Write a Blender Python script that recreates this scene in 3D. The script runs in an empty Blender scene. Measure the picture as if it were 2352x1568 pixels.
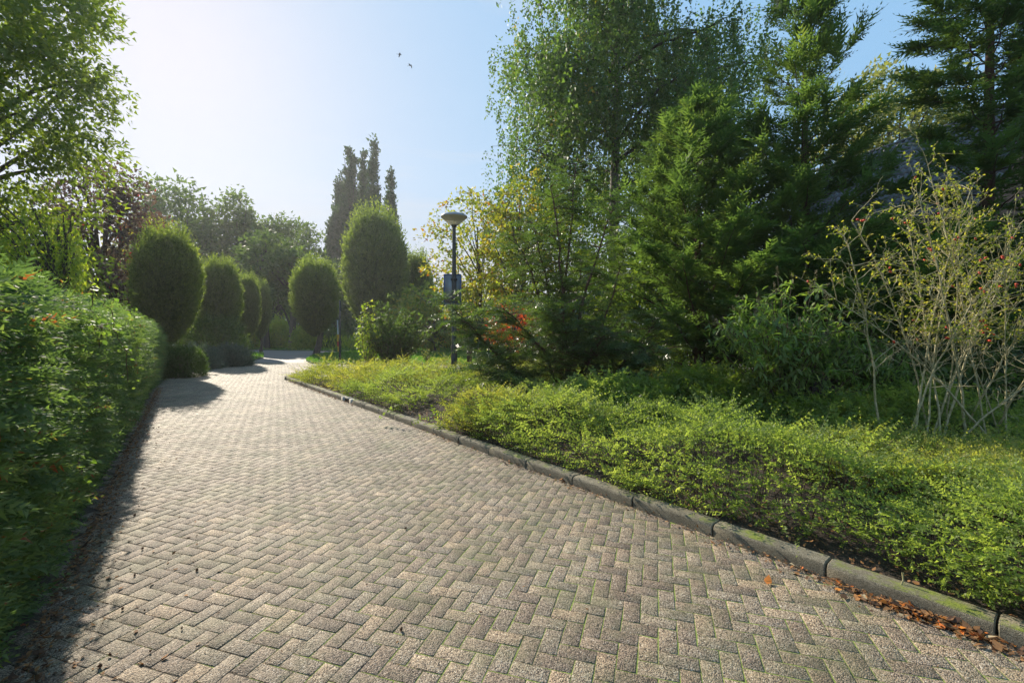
import bpy, math, random
import numpy as np
from mathutils import Vector
PI = math.pi
C = bpy.context.scene.collection
SC = bpy.context.scene
rng = np.random.default_rng(7)

# ------------------------------------------------------------------ camera, light, exposure
EYE = 1.5; FPX = 1045.0; CX = 1176.0; HY = 765.0
cam = bpy.data.cameras.new('camera'); cam.lens = 16.0; cam.sensor_width = 36.0
cam.shift_y = -19.0/2352.0; cam.clip_start = 0.05; cam.clip_end = 3000
cob = bpy.data.objects.new('camera', cam); C.objects.link(cob)
cob.location = (0, 0, EYE); cob.rotation_euler = (PI/2, 0, 0); SC.camera = cob
SUN_EL = math.radians(30.0); SUN_AZ = math.radians(-37.8)
world = bpy.data.worlds.new('World'); SC.world = world; world.use_nodes = True
wn = world.node_tree.nodes; wl = world.node_tree.links; wn.clear()
wo = wn.new('ShaderNodeOutputWorld'); wb = wn.new('ShaderNodeBackground'); sky = wn.new('ShaderNodeTexSky')
sky.sky_type = 'NISHITA'; sky.sun_disc = False; sky.sun_elevation = SUN_EL; sky.sun_rotation = SUN_AZ
sky.altitude = 0; sky.air_density = 1.0; sky.dust_density = 1.0; sky.ozone_density = 1.3
wb.inputs[1].default_value = 0.15
EXPO = 0.82
# the photograph compresses the range of its sky: same curve over the whole dome, plus a thin veil of cirrus low down
ss_ = wn.new('ShaderNodeSeparateColor'); wl.new(sky.outputs[0], ss_.inputs[0]); cc_ = wn.new('ShaderNodeCombineColor')
for i_, (pw_, ml_) in enumerate(((.33, .29), (.15, .515), (.02, .86))):
    a_ = wn.new('ShaderNodeMath'); a_.operation = 'POWER'; wl.new(ss_.outputs[i_], a_.inputs[0]); a_.inputs[1].default_value = pw_
    b_ = wn.new('ShaderNodeMath'); b_.operation = 'MULTIPLY'; wl.new(a_.outputs[0], b_.inputs[0]); b_.inputs[1].default_value = ml_/(.15*2**EXPO); wl.new(b_.outputs[0], cc_.inputs[i_])
tc_ = wn.new('ShaderNodeTexCoord'); sx_ = wn.new('ShaderNodeSeparateXYZ'); wl.new(tc_.outputs['Generated'], sx_.inputs[0])
mp_ = wn.new('ShaderNodeMapping'); mp_.inputs['Scale'].default_value = (1.2, 1.2, 7.0); mp_.inputs['Rotation'].default_value = (.0, .28, .3); wl.new(tc_.outputs['Generated'], mp_.inputs[0])
nz_ = wn.new('ShaderNodeTexNoise'); nz_.inputs['Scale'].default_value = 1.6; nz_.inputs['Detail'].default_value = 7; nz_.inputs['Roughness'].default_value = .55; nz_.inputs['Distortion'].default_value = .4; wl.new(mp_.outputs[0], nz_.inputs[0])
el_ = wn.new('ShaderNodeMapRange'); el_.interpolation_type = 'SMOOTHSTEP'; el_.inputs[1].default_value = .02; el_.inputs[2].default_value = .42; el_.inputs[3].default_value = .95; el_.inputs[4].default_value = -.25; wl.new(sx_.outputs[2], el_.inputs[0])
nm_ = wn.new('ShaderNodeMapRange'); nm_.inputs[1].default_value = .3; nm_.inputs[2].default_value = .7; nm_.inputs[3].default_value = -.42; nm_.inputs[4].default_value = .42; wl.new(nz_.outputs[0], nm_.inputs[0])
ad_ = wn.new('ShaderNodeMath'); ad_.operation = 'ADD'; ad_.use_clamp = True; wl.new(el_.outputs[0], ad_.inputs[0]); wl.new(nm_.outputs[0], ad_.inputs[1])
mx_ = wn.new('ShaderNodeMix'); mx_.data_type = 'RGBA'; wl.new(ad_.outputs[0], mx_.inputs[0]); wl.new(cc_.outputs[0], mx_.inputs[6]); k_ = 1/(.15*2**EXPO)
mx_.inputs[7].default_value = (.74*k_, .765*k_, .81*k_, 1)
wl.new(mx_.outputs[2], wb.inputs[0]); wl.new(wb.outputs[0], wo.inputs[0])
sl = bpy.data.lights.new('sun', 'SUN'); sl.energy = 4.6; sl.angle = math.radians(0.53); sl.color = (1.0, 0.90, 0.74)
so = bpy.data.objects.new('sun', sl); C.objects.link(so)
sd = Vector((math.sin(SUN_AZ)*math.cos(SUN_EL), math.cos(SUN_AZ)*math.cos(SUN_EL), math.sin(SUN_EL)))
so.rotation_euler = sd.to_track_quat('Z', 'Y').to_euler()
SC.view_settings.view_transform = 'Standard'; SC.view_settings.look = 'None'
SC.view_settings.gamma = 1; SC.view_settings.use_curve_mapping = False
SC.view_settings.exposure = EXPO
SC.render.engine = 'CYCLES'
cy = SC.cycles; cy.max_bounces = 10; cy.diffuse_bounces = 7; cy.glossy_bounces = 2; cy.transmission_bounces = 8
cy.transparent_max_bounces = 6; cy.volume_bounces = 1; cy.caustics_reflective = False; cy.caustics_refractive = False
cy.sample_clamp_indirect = 4.0; cy.use_denoising = True; cy.denoiser = 'OPENIMAGEDENOISE'; cy.denoising_input_passes = 'RGB_ALBEDO_NORMAL'; cy.denoising_prefilter = 'NONE'

def G(px, py, z=0.0):
    """ground point seen at a pixel of the 2352 wide survey frame"""
    Y = FPX*(EYE-z)/(py-HY); return ((px-CX)*Y/FPX, Y)
def P(px, py, Y):
    return np.array(((px-CX)*Y/FPX, Y, EYE+(HY-py)*Y/FPX))

# ------------------------------------------------------------------ materials
def mat(name):
    m = bpy.data.materials.new(name); m.use_nodes = True; n = m.node_tree.nodes; n.clear()
    o = n.new('ShaderNodeOutputMaterial'); return m, n, m.node_tree.links, o
def ramp(n, stops, interp='LINEAR'):
    r = n.new('ShaderNodeValToRGB'); e = r.color_ramp.elements; r.color_ramp.interpolation = interp
    while len(e) > 1: e.remove(e[-1])
    e[0].position = stops[0][0]; e[0].color = (*stops[0][1], 1)
    for p, c in stops[1:]:
        k = e.new(p); k.color = (*c, 1)
    return r
def noise(n, l, scale, detail=3, rough=.55, vec=None, dist=0):
    t = n.new('ShaderNodeTexNoise'); t.inputs['Scale'].default_value = scale; t.inputs['Detail'].default_value = detail
    t.inputs['Roughness'].default_value = rough; t.inputs['Distortion'].default_value = dist
    if vec is not None: l.new(vec, t.inputs['Vector'])
    return t
def mixc(n, l, fac, a, b, typ='MIX'):
    m = n.new('ShaderNodeMix'); m.data_type = 'RGBA'; m.blend_type = typ
    for s, v in ((m.inputs[0], fac), (m.inputs[6], a), (m.inputs[7], b)):
        if hasattr(v, 'links') or isinstance(v, bpy.types.NodeSocket): l.new(v, s)
        elif isinstance(v, tuple): s.default_value = (*v, 1)
        else: s.default_value = v
    return m.outputs[2]
def leaf_mat(name, cols, trans=.42, tint=(1.9, 2.1, .75), rough=.55, spec=.22):
    m, n, l, o = mat(name)
    a = n.new('ShaderNodeAttribute'); a.attribute_name = 'rnd'
    cols = [tuple(min(1, x*1.55) for x in c) if not isinstance(c[0], tuple) else (tuple(x*1.2 for x in c[0]), c[1]) for c in cols]; k = len(cols); xt = isinstance(cols[-1][0], tuple); mp = cols[-1][1]-.025 if xt else 1.0; kk = k-1 if xt else k
    st = [(i*mp/(kk-1) if not isinstance(c[0], tuple) else c[1], c if not isinstance(c[0], tuple) else c[0]) for i, c in enumerate(cols)]
    r = ramp(n, st); l.new(a.outputs['Fac'], r.inputs[0])
    p = n.new('ShaderNodeBsdfPrincipled'); l.new(r.outputs[0], p.inputs['Base Color'])
    p.inputs['Roughness'].default_value = rough; p.inputs['Specular IOR Level'].default_value = spec
    t = n.new('ShaderNodeBsdfTranslucent'); l.new(mixc(n, l, 1.0, r.outputs[0], tint, 'MULTIPLY'), t.inputs[0])
    x = n.new('ShaderNodeMixShader'); x.inputs[0].default_value = trans
    l.new(p.outputs[0], x.inputs[1]); l.new(t.outputs[0], x.inputs[2]); l.new(x.outputs[0], o.inputs[0])
    return m
def solid_mat(name, c0, c1, scale=8, rough=.8, bump=.3, detail=6, metal=0, spec=.4, bscale=None, stretch=None):
    m, n, l, o = mat(name)
    g = n.new('ShaderNodeNewGeometry'); v = g.outputs['Position']
    if stretch:
        mp = n.new('ShaderNodeMapping'); mp.inputs['Scale'].default_value = stretch; l.new(v, mp.inputs[0]); v = mp.outputs[0]
    t = noise(n, l, scale, detail, .6, v); r = ramp(n, [(.3, c0), (.7, c1)]); l.new(t.outputs[0], r.inputs[0])
    p = n.new('ShaderNodeBsdfPrincipled'); l.new(r.outputs[0], p.inputs['Base Color'])
    p.inputs['Roughness'].default_value = rough; p.inputs['Metallic'].default_value = metal; p.inputs['Specular IOR Level'].default_value = spec
    if bump:
        t2 = noise(n, l, bscale or scale*3, 5, .6, v); b = n.new('ShaderNodeBump'); b.inputs['Strength'].default_value = bump
        b.inputs['Distance'].default_value = .02; l.new(t2.outputs[0], b.inputs['Height']); l.new(b.outputs[0], p.inputs['Normal'])
    l.new(p.outputs[0], o.inputs[0]); return m

M = {}
M['thuja'] = leaf_mat('thuja_leaf', [(.045, .076, .036), (.064, .102, .045), (.088, .130, .054), (.13, .168, .064), ((.20, .055, .03), .985)], .46, (1.8, 1.9, .75), .6, .2)
M['cypress'] = leaf_mat('cypress_leaf', [(.035, .062, .026), (.052, .086, .030), (.072, .110, .034), (.105, .130, .042)], .46, (1.9, 2.0, .85), .6, .25)
M['yew'] = leaf_mat('yew_leaf', [(.035, .055, .024), (.050, .075, .030), (.075, .105, .036), (.11, .135, .045)], .42, (1.7, 2.0, .6), .38, .5)
M['cover'] = leaf_mat('cover_leaf', [(.062, .092, .028), (.094, .135, .038), (.130, .168, .050), (.178, .205, .066)], .52, (2.25, 2.2, .95), .5, .25)
M['cover_gold'] = leaf_mat('cover_leaf_gold', [(.075, .095, .028), (.115, .135, .036), (.165, .175, .05), (.23, .20, .075)], .5, (2.1, 2.1, .7), .5, .25)
M['hornbeam'] = leaf_mat('hornbeam_leaf', [(.038, .055, .024), (.055, .075, .028), (.075, .10, .034), (.105, .13, .042)], .5, (2.3, 2.4, .8), .55, .25)
M['birch'] = leaf_mat('birch_leaf', [(.035, .060, .018), (.05, .085, .024), (.07, .11, .03), (.09, .13, .035), ((.30, .20, .03), .985)], .40, (1.8, 2.0, .7), .55, .3)
M['left'] = leaf_mat('broad_leaf', [(.055, .070, .022), (.075, .098, .026), (.10, .125, .03), (.15, .155, .03)], .45, (1.9, 2.2, .6))
M['far'] = leaf_mat('far_leaf', [(.035, .055, .022), (.05, .075, .026), (.065, .095, .03), (.085, .11, .035)], .40, (1.8, 2.0, .8))
M['poplar'] = leaf_mat('poplar_leaf', [(.024, .042, .024), (.032, .052, .027), (.04, .065, .03), (.055, .08, .034)], .28, (1.6, 1.9, .8))
M['purple'] = leaf_mat('purple_leaf', [(.045, .03, .036), (.062, .042, .044), (.07, .055, .045), (.09, .08, .05), ((.28, .03, .035), .93)], .36, (1.8, 1.5, 1.0))
M['gold'] = leaf_mat('gold_leaf', [(.08, .11, .025), (.12, .15, .03), (.17, .17, .035), (.24, .17, .035), ((.24, .09, .025), .95)], .45, (1.8, 1.8, .6))
M['lime'] = leaf_mat('lime_leaf', [(.09, .14, .025), (.13, .18, .03), (.18, .21, .035), (.22, .23, .04)], .48, (1.9, 2.0, .6))
M['pale'] = leaf_mat('pale_leaf', [(.09, .105, .04), (.13, .14, .05), (.18, .18, .06), (.24, .21, .08)], .40, (1.5, 1.6, .8))
M['red'] = leaf_mat('red_leaf', [(.14, .03, .015), (.22, .045, .02), (.30, .07, .025), (.26, .11, .03)], .45, (2.0, 1.4, 1.0))
M['rose'] = leaf_mat('rose_leaf', [(.12, .16, .03), (.19, .22, .035), (.27, .26, .05), (.34, .28, .07)], .45, (1.6, 1.7, .6))
M['buddleia'] = leaf_mat('buddleia_leaf', [(.075, .115, .04), (.105, .15, .05), (.14, .18, .065), (.19, .22, .07)], .45, (1.6, 1.9, .6), .5, .4)
M['spike'] = leaf_mat('dry_spike', [(.14, .12, .08), (.20, .17, .11), (.26, .22, .15)], .2, (1.3, 1.2, 1.0), .8, .2)
M['vine'] = leaf_mat('vine_leaf', [(.07, .12, .03), (.10, .15, .035), (.15, .19, .045)], .42, (1.7, 1.9, .7))
M['greyblue'] = leaf_mat('greyblue_leaf', [(.05, .07, .055), (.07, .09, .07), (.09, .11, .08)], .3, (1.4, 1.6, 1.0))
M['grass'] = leaf_mat('grass_blade', [(.045, .095, .02), (.065, .13, .025), (.10, .16, .03)], .42, (1.7, 2.0, .6))
M['box'] = leaf_mat('box_leaf', [(.03, .055, .016), (.045, .075, .02), (.07, .10, .03)], .36, (1.8, 2.0, .6))
M['litter'] = leaf_mat('dry_leaf', [(.05, .028, .02), (.10, .055, .03), (.17, .09, .04), (.26, .12, .04), ((.30, .25, .16), .95)], .2, (1.3, 1.1, 1.0), .75, .2)
M['orange_leaf'] = leaf_mat('orange_leaf', [(.38, .10, .02), (.42, .17, .03)], .25, (1.2, 1.1, .8), .6, .3)
M['bark'] = solid_mat('bark', (.035, .028, .022), (.11, .09, .07), 9, .9, .8, stretch=(3, 3, .6))
M['red_bark'] = solid_mat('red_bark', (.05, .028, .02), (.15, .085, .055), 12, .9, .7, stretch=(3, 3, .5))
M['birch_bark'] = solid_mat('birch_bark', (.05, .045, .04), (.30, .28, .26), 5, .8, .5, stretch=(1, 1, 3))
M['cane'] = solid_mat('cane_bark', (.22, .20, .08), (.50, .44, .27), 22, .6, .3)
M['twig'] = solid_mat('twig', (.06, .04, .028), (.15, .10, .07), 20, .85, .2)
M['soil'] = solid_mat('soil', (.022, .016, .012), (.085, .06, .045), 14, .95, 1.0, bscale=60)
M['inner'] = solid_mat('dark_core', (.010, .018, .007), (.03, .045, .014), 30, .95, 1.0)  # near-black green, the shade inside the hedge put into the colour
M['pole'] = solid_mat('pole_paint', (.040, .042, .040), (.06, .06, .056), 4, .5, .12, bscale=40)
M['lampcap'] = solid_mat('lamp_cap', (.26, .28, .32), (.34, .36, .40), 4, .4, .1)
M['signback'] = solid_mat('sign_back', (.20, .21, .22), (.28, .29, .30), 5, .45, .05, metal=.4)
M['signblue'] = solid_mat('sign_blue', (.02, .08, .28), (.03, .10, .33), 5, .4, .05)
M['yellow'] = solid_mat('yellow_paint', (.62, .36, .02), (.70, .42, .03), 9, .5, .05)
M['redpaint'] = solid_mat('red_paint', (.50, .03, .02), (.58, .05, .03), 9, .5, .05)
M['whitepaint'] = solid_mat('white_paint', (.62, .64, .64), (.74, .75, .74), 6, .5, .08)
M['black'] = solid_mat('dark_metal', (.012, .012, .012), (.03, .03, .03), 6, .5, .1)
M['wall'] = solid_mat('house_wall', (.20, .12, .08), (.28, .17, .12), 12, .9, .4)
M['tile'] = solid_mat('roof_tile', (.085, .08, .09), (.18, .165, .165), 7, .38, .35, bscale=40, spec=.6)
M['tile_under'] = solid_mat('roof_felt', (.02, .02, .02), (.035, .03, .03), 7, .9, .2)
M['hip'] = solid_mat('rose_hip', (.45, .03, .015), (.60, .07, .02), 20, .35, .05)
M['bird'] = solid_mat('bird_feather', (.05, .05, .055), (.10, .10, .11), 20, .8, .1)

def lampglass():
    m, n, l, o = mat('lamp_glass')
    g = n.new('ShaderNodeNewGeometry'); t = noise(n, l, 25, 5, .6, g.outputs['Position'])
    r = ramp(n, [(.3, (.74, .74, .64)), (.7, (.86, .86, .78))]); l.new(t.outputs[0], r.inputs[0])
    p = n.new('ShaderNodeBsdfPrincipled'); l.new(r.outputs[0], p.inputs['Base Color']); p.inputs['Roughness'].default_value = .35
    q = n.new('ShaderNodeBsdfTranslucent'); l.new(r.outputs[0], q.inputs[0])
    x = n.new('ShaderNodeMixShader'); x.inputs[0].default_value = .94
    l.new(p.outputs[0], x.inputs[1]); l.new(q.outputs[0], x.inputs[2])
    tr = n.new('ShaderNodeBsdfTransparent'); tr.inputs[0].default_value = (.92, .90, .82, 1); y = n.new('ShaderNodeMixShader'); y.inputs[0].default_value = .30
    l.new(x.outputs[0], y.inputs[1]); l.new(tr.outputs[0], y.inputs[2]); l.new(y.outputs[0], o.inputs[0]); return m
M['lampglass'] = lampglass()

def paver_mat(name, far=False):
    m, n, l, o = mat(name)
    g = n.new('ShaderNodeNewGeometry'); v = g.outputs['Position']
    # exposed aggregate grains
    vo = n.new('ShaderNodeTexVoronoi'); vo.inputs['Scale'].default_value = 185 if not far else 90; l.new(v, vo.inputs['Vector'])
    sp = n.new('ShaderNodeSeparateColor'); l.new(vo.outputs['Color'], sp.inputs[0])
    gr = ramp(n, [(0, (.03, .022, .018)), (.2, (.075, .055, .042)), (.34, (.215, .165, .122)), (.7, (.33, .26, .192)), (.94, (.42, .35, .275)), (1, (.58, .53, .46))])
    l.new(sp.outputs[0], gr.inputs[0])
    big = noise(n, l, .9, 5, .6, v); br = ramp(n, [(.3, (.72, .68, .62)), (.5, (.98, .96, .92)), (.7, (1.22, 1.19, 1.12))]); l.new(big.outputs[0], br.inputs[0])
    c = mixc(n, l, 1.0, gr.outputs[0], br.outputs[0], 'MULTIPLY')
    a = n.new('ShaderNodeAttribute'); a.attribute_name = 'rnd'
    ar = ramp(n, [(0, (.78, .74, .72)), (.25, (.95, .89, .86)), (.5, (1, 1, 1)), (.8, (1.08, 1.1, 1.06)), (1, (1.28, 1.20, 1.08))]); l.new(a.outputs['Fac'], ar.inputs[0])
    c = mixc(n, l, 1.0, c, ar.outputs[0], 'MULTIPLY')
    # algae film and dark wet-looking patches
    al = noise(n, l, 2.2, 6, .7, v); alr = ramp(n, [(.46, (0, 0, 0)), (.70, (.65, .65, .65))]); l.new(al.outputs[0], alr.inputs[0])
    c = mixc(n, l, alr.outputs[0], c, (.115, .125, .05))
    mid = noise(n, l, 14, 4, .7, v); mr = ramp(n, [(.35, (.62, .58, .55)), (.6, (1, 1, 1))]); l.new(mid.outputs[0], mr.inputs[0])
    c = mixc(n, l, .55, c, mixc(n, l, 1.0, c, mr.outputs[0], 'MULTIPLY'))
    p = n.new('ShaderNodeBsdfPrincipled'); l.new(c, p.inputs['Base Color'])
    p.inputs['Roughness'].default_value = .68; p.inputs['Specular IOR Level'].default_value = .45
    h = n.new('ShaderNodeMath'); h.operation = 'MULTIPLY_ADD'; l.new(vo.outputs['Distance'], h.inputs[0]); h.inputs[1].default_value = -1.0
    f2 = noise(n, l, 45, 4, .6, v); l.new(f2.outputs[0], h.inputs[2])
    b = n.new('ShaderNodeBump'); b.inputs['Strength'].default_value = .75; b.inputs['Distance'].default_value = .006
    l.new(h.outputs[0], b.inputs['Height']); l.new(b.outputs[0], p.inputs['Normal'])
    l.new(p.outputs[0], o.inputs[0]); return m
M['paver'] = paver_mat('paver_concrete')
def far_road_mat():
    m, n, l, o = mat('far_road')
    g = n.new('ShaderNodeNewGeometry'); v = g.outputs['Position']
    t = noise(n, l, 40, 6, .8, v); r = ramp(n, [(.3, (.12, .10, .09)), (.7, (.28, .24, .21))]); l.new(t.outputs[0], r.inputs[0])
    t2 = noise(n, l, .5, 4, .6, v); r2 = ramp(n, [(.3, (.8, .8, .8)), (.7, (1.15, 1.15, 1.15))]); l.new(t2.outputs[0], r2.inputs[0])
    p = n.new('ShaderNodeBsdfPrincipled'); l.new(mixc(n, l, 1.0, r.outputs[0], r2.outputs[0], 'MULTIPLY'), p.inputs['Base Color']); p.inputs['Roughness'].default_value = .65
    b = n.new('ShaderNodeBump'); b.inputs['Strength'].default_value = .5; b.inputs['Distance'].default_value = .01; l.new(t.outputs[0], b.inputs['Height']); l.new(b.outputs[0], p.inputs['Normal'])
    l.new(p.outputs[0], o.inputs[0]); return m
M['far_road'] = far_road_mat()
def joint_mat():
    m, n, l, o = mat('joint_moss')
    g = n.new('ShaderNodeNewGeometry'); v = g.outputs['Position']
    s = n.new('ShaderNodeSeparateXYZ'); l.new(v, s.inputs[0])
    # moss grows towards the kerb side of the road, sand stays by the hedge
    q = n.new('ShaderNodeMath'); q.operation = 'MULTIPLY_ADD'; l.new(s.outputs[1], q.inputs[0]); q.inputs[1].default_value = .776; l.new(s.outputs[0], q.inputs[2])
    mr = n.new('ShaderNodeMapRange'); l.new(q.outputs[0], mr.inputs[0]); mr.inputs[1].default_value = -.6; mr.inputs[2].default_value = 2.6
    mr.inputs[3].default_value = -.10; mr.inputs[4].default_value = .24
    t = noise(n, l, 7, 6, .75, v); ad = n.new('ShaderNodeMath'); ad.operation = 'ADD'; l.new(t.outputs[0], ad.inputs[0]); l.new(mr.outputs[0], ad.inputs[1])
    fr = ramp(n, [(.46, (0, 0, 0)), (.58, (1, 1, 1))]); l.new(ad.outputs[0], fr.inputs[0])
    t2 = noise(n, l, 120, 4, .7, v)
    soil = ramp(n, [(.35, (.03, .022, .016)), (.65, (.11, .085, .06))]); l.new(t2.outputs[0], soil.inputs[0])
    moss = ramp(n, [(.35, (.11, .15, .03)), (.65, (.30, .36, .07))]); l.new(t2.outputs[0], moss.inputs[0])
    p = n.new('ShaderNodeBsdfPrincipled'); l.new(mixc(n, l, fr.outputs[0], soil.outputs[0], moss.outputs[0]), p.inputs['Base Color']); p.inputs['Roughness'].default_value = .95
    b = n.new('ShaderNodeBump'); b.inputs['Strength'].default_value = .9; b.inputs['Distance'].default_value = .006; l.new(t2.outputs[0], b.inputs['Height']); l.new(b.outputs[0], p.inputs['Normal'])
    l.new(p.outputs[0], o.inputs[0]); return m
M['joint'] = joint_mat()
def kerb_mat():
    m, n, l, o = mat('kerb_concrete')
    g = n.new('ShaderNodeNewGeometry'); v = g.outputs['Position']
    vo = n.new('ShaderNodeTexVoronoi'); vo.inputs['Scale'].default_value = 260; l.new(v, vo.inputs['Vector'])
    sp = n.new('ShaderNodeSeparateColor'); l.new(vo.outputs['Color'], sp.inputs[0])
    c0 = ramp(n, [(0, (.09, .078, .056)), (.5, (.185, .162, .118)), (1, (.29, .26, .195))]); l.new(sp.outputs[0], c0.inputs[0])
    b1 = noise(n, l, 5, 6, .7, v); c1 = ramp(n, [(.3, (.65, .62, .55)), (.7, (1.15, 1.12, 1.05))]); l.new(b1.outputs[0], c1.inputs[0])
    c = mixc(n, l, 1.0, c0.outputs[0], c1.outputs[0], 'MULTIPLY')
    nz = n.new('ShaderNodeSeparateXYZ'); l.new(g.outputs['True Normal'], nz.inputs[0])
    mo = noise(n, l, 2.4, 7, .75, v); mm = ramp(n, [(.50, (0, 0, 0)), (.60, (1, 1, 1))]); l.new(mo.outputs[0], mm.inputs[0])
    nn = ramp(n, [(.6, (0, 0, 0)), (.9, (1, 1, 1))]); l.new(nz.outputs[2], nn.inputs[0])
    mf = mixc(n, l, 1.0, mm.outputs[0], nn.outputs[0], 'MULTIPLY')
    fine = noise(n, l, 90, 3, .6, v); mc = ramp(n, [(.35, (.10, .13, .015)), (.65, (.22, .25, .03))]); l.new(fine.outputs[0], mc.inputs[0])
    p = n.new('ShaderNodeBsdfPrincipled'); l.new(mixc(n, l, mf, c, mc.outputs[0]), p.inputs['Base Color']); p.inputs['Roughness'].default_value = .85
    b = n.new('ShaderNodeBump'); b.inputs['Strength'].default_value = .6; b.inputs['Distance'].default_value = .004; l.new(vo.outputs['Distance'], b.inputs['Height']); l.new(b.outputs[0], p.inputs['Normal'])
    l.new(p.outputs[0], o.inputs[0]); return m
M['kerb'] = kerb_mat()
M['slab'] = solid_mat('pale_slab', (.34, .32, .28), (.50, .47, .42), 6, .8, .3, bscale=80)
def ground_mat():
    m, n, l, o = mat('ground_cover_soil')
    g = n.new('ShaderNodeNewGeometry'); v = g.outputs['Position']
    t = noise(n, l, .8, 8, .75, v); r = ramp(n, [(.35, (.03, .04, .015)), (.5, (.05, .08, .02)), (.7, (.075, .12, .025))]); l.new(t.outputs[0], r.inputs[0])
    t2 = noise(n, l, 30, 5, .7, v); p = n.new('ShaderNodeBsdfPrincipled'); l.new(r.outputs[0], p.inputs['Base Color']); p.inputs['Roughness'].default_value = .95
    b = n.new('ShaderNodeBump'); b.inputs['Strength'].default_value = .9; b.inputs['Distance'].default_value = .03; l.new(t2.outputs[0], b.inputs['Height']); l.new(b.outputs[0], p.inputs['Normal'])
    l.new(p.outputs[0], o.inputs[0]); return m
M['ground'] = ground_mat()

# ------------------------------------------------------------------ mesh building
class MB:
    def __init__(s): s.V = []; s.F = {3: [], 4: []}; s.R = []; s.n = 0
    def add(s, V, F, rnd=.5):
        V = np.asarray(V, float).reshape(-1, 3); F = np.asarray(F, int)
        if len(V) == 0: return s
        s.V.append(V); s.F[F.shape[1]].append(F+s.n)
        s.R.append(np.full(len(V), rnd) if np.isscalar(rnd) else rnd); s.n += len(V); return s
    def tube(s, pts, rad, k=6, rnd=.5, cap=False):
        pts = np.asarray(pts, float); m = len(pts); rad = np.broadcast_to(np.asarray(rad, float), (m,))
        T = np.gradient(pts, axis=0); T /= np.linalg.norm(T, axis=1)[:, None]+1e-9
        ref = np.where(np.abs(T[:, 2:3]) > .9, np.array([[1., 0, 0]]), np.array([[0, 0, 1.]]))
        A = np.cross(T, ref); A /= np.linalg.norm(A, axis=1)[:, None]+1e-9; B = np.cross(T, A)
        for i in range(1, m):
            if A[i].dot(A[i-1]) < 0: A[i] *= -1; B[i] *= -1
        th = np.arange(k)*2*PI/k
        V = pts[:, None, :]+rad[:, None, None]*(np.cos(th)[None, :, None]*A[:, None, :]+np.sin(th)[None, :, None]*B[:, None, :])
        i = np.arange(m-1)[:, None]*k; j = np.arange(k)[None, :]; j2 = (j+1) % k
        F = np.stack([i+j, i+j2, i+k+j2, i+k+j], -1).reshape(-1, 4)
        base = s.n; s.add(V, F, rnd)
        if cap:
            for e in (0, m-1):
                s.add(np.vstack([V[e], V[e].mean(0)]), [(a, (a+1) % k, k) for a in range(k)], rnd)
        return s
    def box(s, lo, hi, rot=0, org=(0, 0, 0), rnd=.5):
        x0, y0, z0 = lo; x1, y1, z1 = hi
        V = np.array([(x, y, z) for z in (z0, z1) for y in (y0, y1) for x in (x0, x1)], float)
        c, q = math.cos(rot), math.sin(rot)
        V = V@np.array([[c, q, 0], [-q, c, 0], [0, 0, 1]])+np.array(org)
        s.add(V, [(0, 2, 3, 1), (4, 5, 7, 6), (0, 1, 5, 4), (2, 6, 7, 3), (0, 4, 6, 2), (1, 3, 7, 5)], rnd); return s
    def lathe(s, prof, c=(0, 0, 0), k=24, rnd=.5):
        th = np.arange(k)*2*PI/k; V = []
        for r, z in prof: V.append(np.stack([c[0]+r*np.cos(th), c[1]+r*np.sin(th), np.full(k, c[2]+z)], 1))
        V = np.vstack(V); m = len(prof); i = np.arange(m-1)[:, None]*k; j = np.arange(k)[None, :]; j2 = (j+1) % k
        s.add(V, np.stack([i+j, i+j2, i+k+j2, i+k+j], -1).reshape(-1, 4), rnd); return s
    def scatter(s, tmpls, pos, R, size, rnd, which=None):
        pos = np.asarray(pos); n = len(pos)
        if n == 0: return s
        size = np.broadcast_to(np.asarray(size, float), (n,)); rnd = np.broadcast_to(np.asarray(rnd, float), (n,))
        if which is None: which = rng.integers(0, len(tmpls), n)
        for t, (tv, tf) in enumerate(tmpls):
            k = np.nonzero(which == t)[0]
            if not len(k): continue
            V = np.einsum('nij,mj->nmi', R[k], tv)*size[k, None, None]+pos[k, None, :]
            F = tf[None]+(np.arange(len(k))*len(tv))[:, None, None]
            jit = rng.normal(0, .06, (len(k), len(tv)))
            s.add(V.reshape(-1, 3), F.reshape(-1, tf.shape[1]), np.clip(rnd[k, None]+jit, 0, 1).reshape(-1))
        return s
    def mesh(s, name, m):
        me = bpy.data.meshes.new(name); V = np.vstack(s.V) if s.V else np.zeros((0, 3))
        fs = [np.vstack(s.F[k]) for k in (3, 4) if s.F[k]]
        loops = np.concatenate([f.reshape(-1) for f in fs]) if fs else np.zeros(0, int)
        tot = np.concatenate([np.full(len(f), f.shape[1]) for f in fs]) if fs else np.zeros(0, int)
        me.vertices.add(len(V)); me.vertices.foreach_set('co', V.astype(np.float32).ravel())
        me.loops.add(len(loops)); me.loops.foreach_set('vertex_index', loops.astype(np.int32))
        me.polygons.add(len(tot)); me.polygons.foreach_set('loop_start', np.concatenate([[0], np.cumsum(tot)[:-1]]).astype(np.int32))
        a = me.attributes.new('rnd', 'FLOAT', 'POINT'); a.data.foreach_set('value', np.concatenate(s.R).astype(np.float32))
        me.update(calc_edges=True); me.materials.append(m); return me
    def build(s, name, m, parent=None, smooth=False, loc=None):
        me = s.mesh(name, m)
        if smooth: me.shade_smooth()
        o = bpy.data.objects.new(name, me); C.objects.link(o)
        if parent is not None: o.parent = parent
        if loc is not None: o.location = loc
        return o
def tag(o, label=None, cat=None, group=None, kind=None):
    if label: o['label'] = label
    if cat: o['category'] = cat
    if group: o['group'] = group
    if kind: o['kind'] = kind
    return o
def empty(name, loc=(0, 0, 0), rz=0, **k):
    o = bpy.data.objects.new(name, None); C.objects.link(o); o.location = loc; o.rotation_euler = (0, 0, rz); o.empty_display_size = .2
    return tag(o, **k)
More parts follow.
